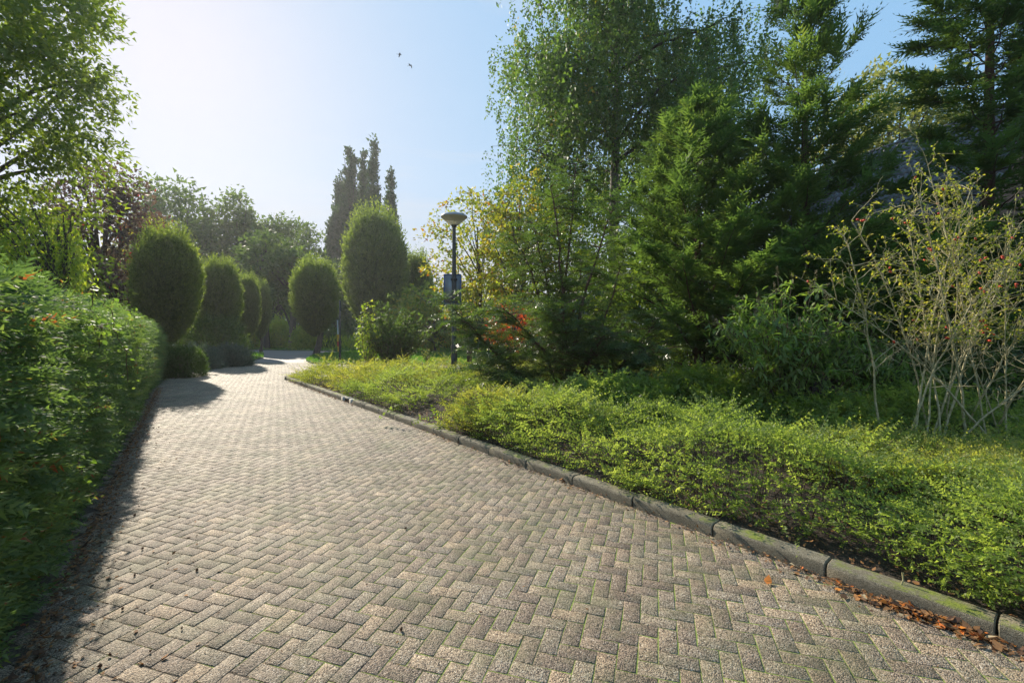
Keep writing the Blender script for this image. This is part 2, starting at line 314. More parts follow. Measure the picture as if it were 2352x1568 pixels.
def copy_tree(root, loc, rz=0, scale=None, **k):
    r = root.copy(); C.objects.link(r); r.location = loc; r.rotation_euler = (0, 0, rz)
    if scale is not None: r.scale = scale
    for key in ('label', 'group', 'category'):
        pass
    tag(r, **k)
    for ch in list(root.children):
        c = ch.copy(); C.objects.link(c); c.parent = r
        for g in list(ch.children):
            d = g.copy(); C.objects.link(d); d.parent = c
    return r
def unit(a): return a/(np.linalg.norm(a, axis=-1, keepdims=True)+1e-9)
def frames(d, up, roll=0.):
    d = unit(np.asarray(d, float)); up = np.broadcast_to(np.asarray(up, float), d.shape)
    y = unit(np.cross(up, d)+1e-6); z = np.cross(d, y)
    if np.any(roll):
        c = np.cos(roll)[:, None]; q = np.sin(roll)[:, None]; y, z = c*y+q*z, -q*y+c*z
    return np.stack([d, y, z], -1)
def rvec(n, s=1.): return rng.normal(0, s, (n, 3))
def lump(p, f, seed):
    """smooth pseudo noise in about -1..1"""
    r = np.random.default_rng(seed); v = np.zeros(len(p)); tot = 0
    for k in range(7):
        w = r.normal(0, 1, 3); w /= np.linalg.norm(w)+1e-9; fr = f*(.6+1.6*r.random()); a = 1/(1+.3*k)
        v += a*np.sin(p@w*fr+r.random()*6.28); tot += a
    return v/tot*1.7

KITE = (np.array([(.22, .56, .03), (0.08, -.44, .03), (1, 0, -.06)]), np.array([(0, 1, 2)]))
def kite(l, w): return (KITE[0]*np.array([l, w, l]), KITE[1])
def leaf4(l, w, droop=.15):
    V = np.array([(0, 0, 0), (.28, .42*w, .03), (.62, .40*w, -.02), (1, 0, -droop), (.62, -.40*w, -.02), (.28, -.42*w, .03), (.45, 0, -.03)])
    V[:, 0] *= l; V[:, 2] *= l
    return V, np.array([(0, 1, 6, 5), (1, 2, 3, 6), (6, 3, 4, 5)])
def sprig(n, ll, lw, ang=50, flat=.15, stem=.012, curve=-.08, seed=0, taper=.5, pair=True, up=0.):
    """a twig of length one along x with leaves on both sides"""
    r = np.random.default_rng(seed); V = []; F = []; k = 0
    tt = np.linspace(.06, .97, n)
    def at(t): return np.array([t, 0, curve*t*t])
    if stem:
        a, b, c = at(0), at(.5), at(1)
        V += [a+(0, stem, 0), a-(0, stem, 0), c]; F += [(0, 1, 2)]; k = 3
    for i, t in enumerate(tt):
        for sgn in ((1, -1) if pair else ((1,) if i % 2 else (-1,))):
            a = math.radians(ang+r.normal(0, 8)); L = ll*(1-taper*abs(t-.35)/.65)*(.8+.4*r.random()); w = lw*L/ll
            if i == n-1: a *= .3
            d = np.array([math.cos(a), sgn*math.sin(a), r.normal(0, flat)+up]); d /= np.linalg.norm(d)
            nrm = np.array([r.normal(0, flat*1.5), r.normal(0, flat*1.5), 1]); y = np.cross(nrm, d); y /= np.linalg.norm(y); z = np.cross(d, y)
            kv = KITE[0]*np.array([L, w, L]); V += list(kv[:, 0:1]*d+kv[:, 1:2]*y+kv[:, 2:3]*z+at(t)); F.append((k, k+1, k+2)); k += 3
    return np.array(V), np.array(F)
def bez(p0, p1, p2, n=8):
    t = np.linspace(0, 1, n)[:, None]; p0, p1, p2 = map(lambda q: np.asarray(q, float), (p0, p1, p2))
    return (1-t)**2*p0+2*t*(1-t)*p1+t*t*p2
def wiggle(pts, a):
    pts = np.array(pts); w = np.cumsum(rng.normal(0, a, pts.shape), 0); w -= w[0]; return pts+w
def inview(p, m=.12, near=.4):
    Y = p[:, 1]; x = p[:, 0]/np.maximum(Y, .05)
    return (Y > near) & (np.abs(x) < 1.125*(1+m)+.35/np.maximum(Y, .3))

# ------------------------------------------------------------------ ground, road, kerb
def sheet(name, poly, z, m, kind='structure', thick=0, parent=None, label=None):
    import bmesh
    bm = bmesh.new(); vs = [bm.verts.new((x, y, z)) for x, y in poly]; f = bm.faces.new(vs); bm.normal_update()
    if f.normal.z < 0: f.normal_flip()
    if thick:
        lo = [bm.verts.new((x, y, z-thick)) for x, y in poly]
        for i in range(len(vs)):
            j = (i+1) % len(vs); bm.faces.new((vs[i], lo[i], lo[j], vs[j]))
    me = bpy.data.meshes.new(name); bm.to_mesh(me); bm.free(); me.materials.append(m)
    o = bpy.data.objects.new(name, me); C.objects.link(o); o.parent = parent
    if kind: o['kind'] = kind
    return o
sheet('ground', [(-900, -300), (900, -300), (900, 1500), (-900, 1500)], -.05, M['ground'])
def hedgeX(Y): return -.70-.72*Y
def kerbX(Y): return 4.08-.776*Y
road = sheet('road', [(hedgeX(-4)-.3, -4), (kerbX(-4)+.1, -4), (kerbX(15.2)+.1, 15.2), (-2, 16.6), (14, 17.5), (16, 24), (-6, 36.5), (-14, 37.5), (-24, 41), (-23.5, 34), (-18.3, 32.2), (-13.9, 22), (-13.6, 18.4), (-10.9, 14.2)], -.0022, M['joint'])
tag(road, kind='structure')
far = sheet('far_surface', [(-8.6, 23.0), (-12.9, 23.0), (-14.0, 22.0), (-18.3, 32.2), (-23.5, 34), (-24, 41), (-14, 37.5), (-6, 36.5), (16, 24), (14, 17.5), (-2, 16.6), (-6.6, 15.7), (-8.6, 19.5)], -.002, M['far_road'], kind=None, parent=road)

def paver_mesh(name, rot, rnd, seed, w=.0862, l=.1762):
    r = np.random.default_rng(seed); b = .004; hx, hy = l/2, w/2
    def ring(x, y, z, j): return [(sx*x+r.normal(0, j), sy*y+r.normal(0, j), z) for sx, sy in ((-1, -1), (1, -1), (1, 1), (-1, 1))]
    V = ring(hx, hy, -.04, 0)+ring(hx, hy, -.002, .0016)+ring(hx-b, hy-b, 0, .0024)
    F = []
    for q in (0, 4): F += [(q+i, q+(i+1) % 4, q+4+(i+1) % 4, q+4+i) for i in range(4)]
    F.append((8, 9, 10, 11)); return np.array(V), np.array(F), rnd
PV = [paver_mesh('p', 0, k/11, 40+k) for k in range(12)]
angB = math.atan2(math.cos(math.radians(17.8)), math.sin(math.radians(17.8)))   # direction of one family of joints
u = .0905; eb = np.array([math.cos(angB), math.sin(angB)]); ea = np.array([eb[1], -eb[0]])
cells = []
for i in range(-470, 471):
    for j in range(-470, 471):
        s4 = (i-j) % 4
        if s4 in (0, 3):
            cc = (i+1, j+.5) if s4 == 0 else (i+.5, j+1); cells.append((cc[0], cc[1], s4))
cells = np.array(cells); xy = cells[:, 0:1]*u*ea+cells[:, 1:2]*u*eb
Yc = xy[:, 1]; Xc = xy[:, 0]
lim = np.where(Yc < 15.3, kerbX(Yc)+.08, -7.4+(Yc-15.3)*-.15); lef = np.where(Yc < 12, hedgeX(Yc)-.12, np.where(Yc < 18.4, -9.5-.60*(Yc-12), -13.5))
keep = (Yc > .9) & (Yc < 23.2) & (Xc < lim) & (Xc > lef) & (np.abs(Xc) < 1.25*Yc+.6)
keep |= (Yc >= 15.5) & (Yc < 22) & (Xc > -7.6) & (Xc < -2) & (Yc > 15.9+.1*(Xc+7.6))
cells = cells[keep]; xy = xy[keep]; nP = len(xy)
tilt = rng.normal(0, .006, (nP, 2)); dz = np.abs(rng.normal(0, .0009, nP)); pr = rng.random(nP); var = rng.integers(0, 12, nP)
ang = np.where(cells[:, 2] == 0, math.atan2(ea[1], ea[0]), math.atan2(eb[1], eb[0]))+rng.normal(0, .010, nP)
# gentle sag and swell of the old road surface
def swell(x, y): return .012*np.sin(x*.9+.4*y)+.014*np.sin(.55*y-.5*x+1)
seen = (np.abs(xy[:, 0]/xy[:, 1]) < 1.12) & (xy[:, 1] > 1.92) & (xy[:, 0] > hedgeX(xy[:, 1])+.12) & (xy[:, 0] < kerbX(xy[:, 1])-.05)
dist = np.where(seen, xy[:, 1], 99); order = np.argsort(dist); single = np.zeros(nP, bool); single[order[:298]] = True
pmesh = []
for v, f, r in PV: pmesh.append(MB().add(v, f, r).mesh('paver', M['paver']))
for k in np.nonzero(single)[0]:
    o = bpy.data.objects.new('paver', pmesh[var[k]]); C.objects.link(o); o.parent = road
    o.location = (xy[k, 0], xy[k, 1], dz[k]); o.rotation_euler = (tilt[k, 0], tilt[k, 1]*.6, ang[k])
mb = MB(); ks = np.nonzero(~single)[0]
c, s_ = np.cos(ang[ks]), np.sin(ang[ks]); R = np.zeros((len(ks), 3, 3)); R[:, 0, 0] = c; R[:, 0, 1] = -s_; R[:, 1, 0] = s_; R[:, 1, 1] = c; R[:, 2, 2] = 1
R[:, 2, 0] = tilt[ks, 1]*.6; R[:, 2, 1] = tilt[ks, 0]
mb.scatter([(v, f) for v, f, r in PV], np.column_stack([xy[ks], dz[ks]]), R, 1., pr[ks], var[ks])
mb.build('pavers', M['paver'], road)['kind'] = 'stuff'

# kerb stones
kerb = empty('kerb', (0, 0, 0), kind='structure')
kd = np.array([-.776, 1.]); kd /= np.linalg.norm(kd); kn = np.array([kd[1], -kd[0]])
def kerb_mesh(L, seed):
    r = np.random.default_rng(seed); prof = [(0, -.06), (0, .062), (.010, .082), (.026, .091), (.115, .094), (.124, .088), (.124, -.06)]
    mb = MB(); xs = [0, .006, L*.2, L*.4, L*.6, L*.8, L-.006, L]; V = []
    for q, x in enumerate(xs):
        e = .005 if q in (0, 7) else 0
        for (a, z) in prof: V.append((x, a+e*(1 if a < .06 else -1)+r.normal(0, .0018), z-(e if z > 0 else 0)+r.normal(0, .0018)))
    m = len(prof); F = [(q*m+i, (q+1)*m+i, (q+1)*m+i+1, q*m+i+1) for q in range(7) for i in range(m-1)]
    mb.add(V, F); 
    for q in (0, 7): mb.add([V[q*m+i] for i in range(m)]+[(xs[q], .06, 0)], [(i, i+1, m) for i in range(m-1)])
    me = mb.mesh('kerb_stone', M['kerb']); me.shade_smooth(); return me
def set_smooth_angle(me, deg=35):
    try: me.set_sharp_from_angle(angle=math.radians(deg))
    except Exception: pass
KM = [kerb_mesh(.71, 3+k) for k in range(4)]
for k in KM: set_smooth_angle(k)
p0 = np.array([kerbX(-1.2), -1.2]); azk = math.atan2(kd[1], kd[0]); ln = .72
total = (np.array([kerbX(15.1), 15.1])-p0)@kd; nk = int(total/ln)
inlet = np.array([kerbX(9.9), 9.9]); ki = int(((inlet-p0)@kd)/ln)
for k in range(nk):
    q = p0+kd*ln*k
    if k == ki: continue
    o = bpy.data.objects.new('kerb_stone', KM[k % 4]); C.objects.link(o); o.parent = kerb
    # local y points away from the road, so mirror through scale on the mesh frame
    o.location = (q[0]+kd[0]*ln, q[1]+kd[1]*ln, rng.normal(0, .002)); o.rotation_euler = (0, 0, azk+PI+rng.normal(0, .004))
q = p0+kd*ln*ki
gi = empty('gully_inlet', (q[0]+kd[0]*ln, q[1]+kd[1]*ln, 0), azk+PI); gi.parent = kerb
mb = MB(); mb.box((0, 0, -.06), (.18, .124, .092)).box((.53, 0, -.06), (.71, .124, .092)).box((.18, .02, .072), (.53, .122, .092)); mb.build('inlet_frame', M['slab'], gi)
mb = MB(); mb.box((.18, .05, -.06), (.53, .12, .07)); mb.build('inlet_opening', M['black'], gi)
for k in range(4): MB().box((.215+k*.08, .012, -.01), (.235+k*.08, .03, .072)).build('inlet_bar', M['black'], gi)
# short kerb that turns behind the bed
p1 = p0+kd*ln*nk; d2 = unit(np.array([4.5, .9])); az2 = math.atan2(d2[1], d2[0])
for k in range(9):
    q = p1+d2*ln*k+np.array([-.0, .02]); o = bpy.data.objects.new('kerb_stone', KM[k % 4]); C.objects.link(o); o.parent = kerb
    o.location = (q[0]+d2[0]*ln, q[1]+d2[1]*ln, 0); o.rotation_euler = (0, 0, az2+PI)

# planting bed soil, lumpy
def grid_mesh(name, x0, x1, y0, y1, nx, ny, zf, mask, m, kind='structure'):
    xs = np.linspace(x0, x1, nx); ys = np.linspace(y0, y1, ny); X, Y = np.meshgrid(xs, ys); Z = zf(X, Y); V = np.stack([X, Y, Z], -1).reshape(-1, 3)
    ii, jj = np.meshgrid(np.arange(nx-1), np.arange(ny-1)); a = (jj*nx+ii).ravel(); cx = ((X[:-1, :-1]+X[1:, 1:])/2).ravel(); cyy = ((Y[:-1, :-1]+Y[1:, 1:])/2).ravel()
    a = a[mask(cx, cyy)]; F = np.stack([a, a+1, a+nx+1, a+nx], 1)
    o = MB().add(V, F).build(name, m, smooth=True); o['kind'] = kind; return o
def kd_dist(x, y): return .79*(x+.776*y-4.08)
# build the bed in kerb aligned coordinates so its edge meets the stones
ns, nd = 190, 70
S = np.linspace(0, total+.2, ns); D = .10+(np.linspace(0, 1, nd)**1.6)*11
SS, DD = np.meshgrid(S, D); BX = p0[0]+kd[0]*SS+kn[0]*DD; BY = p0[1]+kd[1]*SS+kn[1]*DD
pp = np.stack([BX, BY, 0*BX], -1).reshape(-1, 3)
BZ = .055+.022*lump(pp, 9, 5)+.014*lump(pp, 26, 6)+np.clip(DD.ravel()-.3, 0, 1)*.05
a = (np.arange(nd-1)[:, None]*ns+np.arange(ns-1)[None]).ravel()
pp[:, 2] = BZ; ok = (pp[a][:, 1] < 16.2+.12*pp[a][:, 0])
bed = MB().add(pp, np.stack([a, a+1, a+ns+1, a+ns], 1)[ok]).build('planting_bed', M['soil'], smooth=True); bed['kind'] = 'structure'
sheet('bed_ground', [(kerbX(14.6)+.3, 14.8), (kerbX(1)+8, 1), (60, -6), (60, 14), (6, 16.2), (-6, 15.3)], .045, M['soil'])
# pale slab at the kerb corner
a0 = G(655, 868, .08); a1 = G(738, 886, .08)
slab = MB().box((0, 0, -.05), (1.5, .8, .096), azk+PI, (p1[0]+kn[0]*.95-kd[0]*.06, p1[1]+kn[1]*.95-kd[1]*.06, 0)).build('paving_slab', M['slab'])
tag(slab, 'pale concrete slab lying behind the far end of the kerb', 'paving slab')

# lawns
lawn_poly = [G(703, 829), G(716, 835), G(850, 838), G(1100, 837), G(1400, 835), G(1400, 812), G(900, 808), G(800, 809), G(745, 812), G(712, 820)]
sheet('lawn', lawn_poly, .045, M['ground'], thick=.09)
lp2 = [G(545, 838), G(605, 822), G(606, 812), G(560, 811), (-26, 36), (-26, 20), G(440, 850)]
sheet('grass_verge', lp2, .045, M['ground'], thick=.09)
sheet('far_lawn', [(-24, 41.4), (-14, 38), (-6, 37), (20, 24.5), (60, 30), (60, 60), (-60, 70), (-60, 41)], .02, M['ground'], thick=.06)

# ------------------------------------------------------------------ foliage templates
SP_CY = [sprig(6, .38, .115, 34, .16, .014, -.12, 10+i, .7) for i in range(4)]
SP_TH = [sprig(6, .40, .145, 40, .24, .015, -.10, 20+i, .65) for i in range(5)]
SP_YW = [sprig(6, .24, .10, 50, .18, .010, -.10, 30+i, .4) for i in range(4)]
SP_CL = [sprig(10, .085, .070, 58, .35, .007, -.22, 90+i, .35, up=.15) for i in range(5)]
SP_CO = [sprig(6, .17, .13, 60, .45, .008, .05, 50+i, .4, up=.2) for i in range(5)]
SP_LF = [sprig(4, .45, .24, 50, .6, .012, -.2, 60+i, .2) for i in range(5)]
SP_HB = [sprig(3, .50, .34, 45, .7, 0, 0, 70+i, .2) for i in range(4)]
LK = [kite(1, .62), kite(1, .8), kite(1, .5)]

def tree_wood(root, base, top, r0, limbs, bark, n=7, name='trunk', wig=.05):
    mb = MB(); pts = wiggle(bez((0, 0, -.1), (rng.normal(0, .2), rng.normal(0, .2), top*.5), (0, 0, top), 9), wig)
    t = np.linspace(0, 1, 9); mb.tube(pts, r0*(1.15-.95*t)+.012, 8); mb.build('trunk', bark, root, True)
    if limbs:
        lb = MB()
        for e in limbs:
            e = np.asarray(e, float); h = np.clip(e[2]*rng.uniform(.35, .7), top*.12, top*.85); a = np.array([np.interp(h, pts[:, 2], pts[:, 0]), np.interp(h, pts[:, 2], pts[:, 1]), h])
            mid = (a+e)/2+np.array([0, 0, .18*np.linalg.norm(e-a)])
            q = wiggle(bez(a, mid, e, 7), .04*np.linalg.norm(e-a)/3); lb.tube(q, np.linspace(r0*.38, r0*.06, 7)+.006, 5)
        lb.build('branches', bark, root, True)
def crown_mb(n_cl, c, rad, cr, per, leaf, tm=LK, seed=1, shell=.5, lumpy=.22, mb=None, droop=-.2, flat=.8, keepf=None, prof=None, rb=.5, rs=.22):
    """leaf clumps spread through an uneven ellipsoid"""
    d = unit(rvec(n_cl)); r = (shell+(1-shell)*rng.random(n_cl)**.6)*(1+lumpy*lump(d*2.2, 1.6, seed))
    ctr = d*r[:, None]*np.asarray(rad)
    if prof is not None: ctr[:, :2] *= prof(ctr[:, 2]/rad[2])[:, None]
    ctr += np.asarray(c)
    if keepf is not None: ctr = ctr[keepf(ctr)]
    n = len(ctr); szc = rng.uniform(.6, 1.35, n); q = unit(rvec(n*per))*(rng.random(n*per)**.45)[:, None]*np.array([1, 1, flat])
    pos = np.repeat(ctr, per, 0)+q*cr*np.repeat(szc, per)[:, None]
    out = unit(pos-np.asarray(c)); dr = unit(rvec(n*per, .8)+out*.6+q*.7+np.array([0, 0, droop]))
    R = frames(dr, unit(rvec(n*per, .7)+np.array([0, 0, .7])))
    cl = np.repeat(rng.normal(0, rs*.6, n), per)
    mb = mb or MB(); mb.scatter(tm, pos, R, leaf*rng.uniform(.7, 1.3, n*per), np.clip(rb+cl+rng.normal(0, rs, n*per), 0, 1)); return mb, ctr

# ------------------------------------------------------------------ clipped hornbeams
def hornbeam(seed, H=3.9, W=1.3, spiky=1.0, n=12500):
    """clipped egg shaped crown between z .9 and .9+H"""
    global rng
    keepr = rng; rng = np.random.default_rng(seed)
    mb = MB(); z0 = 1.15
    def egg(t):
        x = 2*np.clip(t, 0, 1)-1.02; return np.clip(1-np.abs(x)**np.where(x < 0, 1.75, 2.1), 0, 1)**np.where(x < 0, .66, .60)
    t = rng.random(n)**.95; th = rng.random(n)*2*PI
    pr = np.stack([np.cos(th), np.sin(th), t*3], 1); lum = .07*lump(pr, 3.5, seed)+.05*lump(pr, 11, seed+1)
    rr = W*egg(t)*(1+lum)*np.where(rng.random(n) < .5, .80+.24*rng.random(n), .74+.06*rng.random(n)); pos = np.stack([np.cos(th)*rr, np.sin(th)*rr, z0+t*H], 1)
    out = np.stack([np.cos(th), np.sin(th), (t-.45)*1.6], 1)
    dr = unit(out+rvec(n, .45)+np.array([0, 0, .55])); R = frames(dr, unit(rvec(n, .8)+out*.3+np.array([0, 0, .5])))
    mb.scatter(SP_HB, pos, R, .13*rng.uniform(.7, 1.3, n), np.clip(rng.normal(.5, .22, n), 0, 1))
    # upright shoots on the top and shoulders
    m = int(1300*spiky); t = np.where(rng.random(m) < .5, .62+.38*rng.random(m), .08+.9*rng.random(m)); th = rng.random(m)*2*PI; rr = W*egg(t)*.98
    b = np.stack([np.cos(th)*rr, np.sin(th)*rr, z0+t*H], 1); L = rng.uniform(.2, .6, m)*np.clip(.5+.9*(t-.6)/.4, .42, 2)
    dirs = unit(np.stack([np.cos(th)*np.clip(1.3-1.2*t, .22, 1), np.sin(th)*np.clip(1.3-1.2*t, .22, 1), np.ones(m)*.8], 1)+rvec(m, .16))
    for k in range(7):
        p = b+dirs*(L*k/6)[:, None]; R = frames(unit(dirs+rvec(m, .5)), unit(rvec(m)))
        mb.scatter([kite(1, .6)], p, R, .10*rng.uniform(.8, 1.3, m), np.clip(rng.normal(.65, .2, m), 0, 1))
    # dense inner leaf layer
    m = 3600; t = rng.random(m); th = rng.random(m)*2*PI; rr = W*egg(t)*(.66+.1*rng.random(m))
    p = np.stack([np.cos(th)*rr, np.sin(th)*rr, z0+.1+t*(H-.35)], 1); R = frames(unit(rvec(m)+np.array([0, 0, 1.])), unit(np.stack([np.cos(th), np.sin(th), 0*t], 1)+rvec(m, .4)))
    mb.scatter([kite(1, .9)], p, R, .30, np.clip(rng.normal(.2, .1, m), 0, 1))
    rng = keepr; return mb
hb_root = empty('hornbeam', (0, 0, 0)); tag(hb_root, 'x', 'tree', 'clipped hornbeams lining the road')
hornbeam(101).build('crown', M['hornbeam'], hb_root)
tree_wood(hb_root, None, 3.2, .17, None, M['bark'])
hb2 = empty('hornbeam', (0, 0, 0)); tag(hb2, 'x', 'tree', 'clipped hornbeams lining the road')
hornbeam(202, 3.9, 1.3, 1.3).build('crown', M['hornbeam'], hb2); tree_wood(hb2, None, 3.2, .2, None, M['bark'])
HB = [  # px, distance, top py, half width px, label
    (384, 16.4, 540, 65, 'nearest clipped egg shaped hornbeam, rising right behind the conifer hedge end', 0),
    (505, 24.5, 608, 43, 'clipped hornbeam second in the row left of the road, above grey low shrubs', 1),
    (568, 29.0, 640, 26, 'clipped hornbeam third in the row left of the road, squeezed between two others', 0),
    (598, 33.5, 655, 22, 'smallest and farthest clipped hornbeam left of the road, bare trunk on verge', 1),
    (724, 31.0, 606, 50, 'round clipped hornbeam on a short dark trunk standing on the grass island', 0),
    (862, 41.0, 500, 68, 'largest clipped hornbeam, tall and shaggy, behind the leafy young shrub', 1),
    (958, 44.0, 592, 36, 'clipped hornbeam half hidden behind the largest one, nearest the lamp post', 0)]
for i, (px, Y, ty, hw, lab, v) in enumerate(HB):
    src = (hb_root, hb2)[v]; first = (i == 0) or (i == 1)
    X = (px-CX)*Y/FPX; dzb = 1.6 if Y > 40 else 0.; Ht = EYE+(HY-ty)*Y/FPX+dzb; sz = Ht/5.15; sx = (hw*Y/FPX)/1.3
    if first: o = src; o.location = (X, Y, -dzb); o.scale = (sx, sx, sz); o['label'] = lab
    else: o = copy_tree(src, (X, Y, -dzb), rng.random()*6, (sx, sx, sz), label=lab)

# ------------------------------------------------------------------ near conifer hedge
hn = np.array([.81, .586, 0]); hl = np.array([-.584, .811, 0])
def hedge(name, Y0, Y1, H, n, dens, label, msz, depth=1.2, end=True, top=.22):
    root = empty(name, (0, 0, 0)); tag(root, label, 'hedge')
    uu = rng.random(n)
    Y = np.where(dens, Y0+(Y1-Y0)*uu, 0) if dens == 1 else (Y0+.8)*((Y1+.8)/(Y0+.8))**uu-0.0
    if dens != 1: Y = np.exp(np.log(Y0+2.2)+uu*(np.log(Y1+2.2)-np.log(Y0+2.2)))-2.2
    kind = rng.random(n); z = rng.random(n)*H; face = kind > top
    base = np.stack([hedgeX(Y), Y, z], 1)
    lum = .045*lump(base, 3.2, 3)+.045*lump(base, 9, 4)-.05
    dep = -.16*rng.random(n)**1.5+lum
    crownr = np.clip((z-(H-.22))/.22, 0, 1)**2*.09; foot = np.clip((.55-z)/.55, 0, 1)*.17
    pos = base+hn*(dep-crownr-foot)[:, None]
    dr = unit(hn*1.0+hl*rng.normal(0, .45, n)[:, None]+np.stack([0*z, 0*z, rng.normal(.02, .30, n)], 1))
    upv = unit(rvec(n, .7)+np.array([0, 0, 1])+hn*.25)
    # top layer
    k = ~face; tdep = .07+rng.random(k.sum())*depth; Yt = Y[k]; tb = np.stack([hedgeX(Yt), Yt, 0*Yt], 1)-hn*tdep[:, None]
    hh = H+.05*lump(tb, 3, 8)+.05*lump(tb, 9, 9)-np.clip(.18-tdep, 0, 1)*.35
    tb[:, 2] = hh-.08*rng.random(k.sum()); pos[k] = tb
    dr[k] = unit(rvec(k.sum(), .5)+hn*.35+np.array([0, 0, .6])); upv[k] = unit(rvec(k.sum(), .8)+np.array([0, 0, .5]))
    if end:
        m = int(n*.07); e = np.stack([hedgeX(Y1)-rng.random(m)*depth*hn[0], Y1-rng.random(m)*depth*hn[1]+rng.normal(0, .06, m), rng.random(m)*H], 1)
        pos = np.vstack([pos, e]); dr = np.vstack([dr, unit(hl+rvec(m, .4))]); upv = np.vstack([upv, unit(rvec(m, .4)+np.array([0, 0, 1]))])
    sz = msz*rng.uniform(.7, 1.4, len(pos)); patch = .22*lump(pos, 2.0, 77)+.12*lump(pos, 6, 78)
    rn = np.clip(rng.normal(.42, .26, len(pos))+patch, 0, .95); rn[rng.random(len(pos)) < .006] = 1
    MB().scatter(SP_TH, pos, frames(dr, upv), sz, rn).build('foliage', M['thuja'], root)
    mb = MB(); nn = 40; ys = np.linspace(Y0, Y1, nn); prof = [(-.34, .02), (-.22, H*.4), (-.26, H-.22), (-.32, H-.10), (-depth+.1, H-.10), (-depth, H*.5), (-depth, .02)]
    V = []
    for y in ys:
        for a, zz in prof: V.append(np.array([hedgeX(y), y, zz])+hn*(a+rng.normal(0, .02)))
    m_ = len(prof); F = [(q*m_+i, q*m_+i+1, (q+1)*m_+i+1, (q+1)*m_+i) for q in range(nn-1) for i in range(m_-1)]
    mb.add(V, F); mb.build('dark_core', M['inner'], root)  # solid body behind the sprays, coloured dark for the hedge's shaded depth
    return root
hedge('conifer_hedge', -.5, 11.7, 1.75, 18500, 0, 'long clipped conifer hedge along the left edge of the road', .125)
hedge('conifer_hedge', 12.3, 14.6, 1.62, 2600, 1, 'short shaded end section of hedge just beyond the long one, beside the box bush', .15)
# climbing vine over the hedge
vr = empty('climbing_vine', (0, 0, 0)); tag(vr, 'pale green climbing vine trailing down over the conifer hedge face', 'vine')
lv = MB(); vs = MB()
for (y0, y1, za, zb) in ((3.3, 4.4, 1.74, 1.05), (3.0, 3.9, 1.78, 1.45), (4.4, 6.2, 1.75, 1.72), (2.5, 2.8, .75, .62), (2.9, 3.6, 1.55, 1.6)):
    tt = np.linspace(0, 1, 16); yy = y0+(y1-y0)*tt; pts = np.stack([hedgeX(yy), yy, za+(zb-za)*tt**1.5], 1)+hn*.09; pts = wiggle(pts, .015)
    MB().tube(pts, .003, 4).build('stem', M['twig'], vr); m = 40; q = pts[rng.integers(0, 16, m)]+rvec(m, .035)
    lv.scatter([leaf4(1, .8)], q, frames(unit(rvec(m, .6)+hn+np.array([0, 0, -.3])), unit(rvec(m, .5)+np.array([0, 0, 1]))), rng.uniform(.022, .045, m), rng.uniform(.1, 1, m))
lv.build('leaves', M['vine'], vr)

# ------------------------------------------------------------------ clipped bush and low shrubs left of the road
def bush(name, X, Y, rx, ry, h, mname, n, sz, label, cat='bush', tm=SP_LF, boxy=2.2, group=None, seed=1, stems=True, fuzz=.10, z0=.0):
    root = empty(name, (X, Y, 0)); tag(root, label, cat, group)
    d = unit(rvec(n)); d[:, 2] = np.abs(d[:, 2]); pw = 2/boxy
    e = np.sign(d)*np.abs(d)**pw; e /= (np.sum(np.abs(e)**boxy, 1)**(1/boxy))[:, None]
    r = (1-.35*rng.random(n)**1.5)*(1+fuzz*lump(d*3, 2.2, seed)+fuzz*.6*lump(d*3, 6, seed+1))
    pos = e*r[:, None]*np.array([rx, ry, h-z0])+np.array([0, 0, z0]); pos[:, 2] = np.maximum(pos[:, 2], .03)
    low = rng.random(n) < .3; pos[low, 2] *= rng.random(low.sum())
    dr = unit(e+rvec(n, .55)+np.array([0, 0, .3])); R = frames(dr, unit(rvec(n, .7)+np.array([0, 0, .8])))
    rb = np.clip(rng.normal(.5, .2, n)+.2*lump(pos, 3, seed+9), 0, 1)
    MB().scatter(tm, pos, R, sz*rng.uniform(.7, 1.3, n), rb).build('foliage', M[mname], root)
    if stems:
        mb = MB()
        for k in range(9):
            a = rng.random()*6.28; f = rng.uniform(.2, .7); mb.tube(wiggle(bez((0, 0, -.05), (.3*rx*math.cos(a), .3*ry*math.sin(a), h*.4), (f*rx*math.cos(a), f*ry*math.sin(a), h*.8), 6), .01), np.linspace(.02, .006, 6)*max(1, h/1.5), 5)
        mb.build('stems', M['twig'], root)
    return root
x, y = G(404, 868); bush('box_bush', x, y+.4, .58, .55, 1.02, 'box', 3600, .09, 'small rounded clipped box bush at the hedge end by the road', boxy=3.0, fuzz=.05)
x, y = G(370, 872); bush('box_bush', x-.4, y+.9, .5, .6, 1.1, 'box', 2200, .09, 'low dark clipped bush tucked between hedge end and rounded box bush', boxy=3.0, fuzz=.05)
for k, (px, py, rx, h) in enumerate(((455, 846, .8, .75), (490, 843, .8, .85), (520, 842, .75, .95), (436, 850, .7, 1.0))):
    x, y = G(px, py); bush('low_shrub', x, y+.5, rx, .7, h, 'greyblue', 1300, .16,
        ('grey green low shrub in the dark border, second from the road corner', 'grey green low shrub in the middle of the dark border under a hornbeam', 'grey green low shrub at the grass end of the dark border', 'tallest grey green shrub beside the rounded box bush')[k], 'shrub', group='grey low shrubs left of the road', seed=k+5)
bush('dark_shrub', *(lambda g: (g[0]-1.2, g[1]+2.5))(G(470, 840)), 1.6, 1.3, 2.3, 'far', 2600, .24, 'dark loose shrub between the first and second clipped hornbeams', 'shrub', seed=33)
bush('dark_shrub', -17.5, 17.5, 3.2, 1.6, 3.0, 'far', 3800, .28, 'broad dark shrub filling the gap behind the conifer hedge', 'shrub', seed=35)

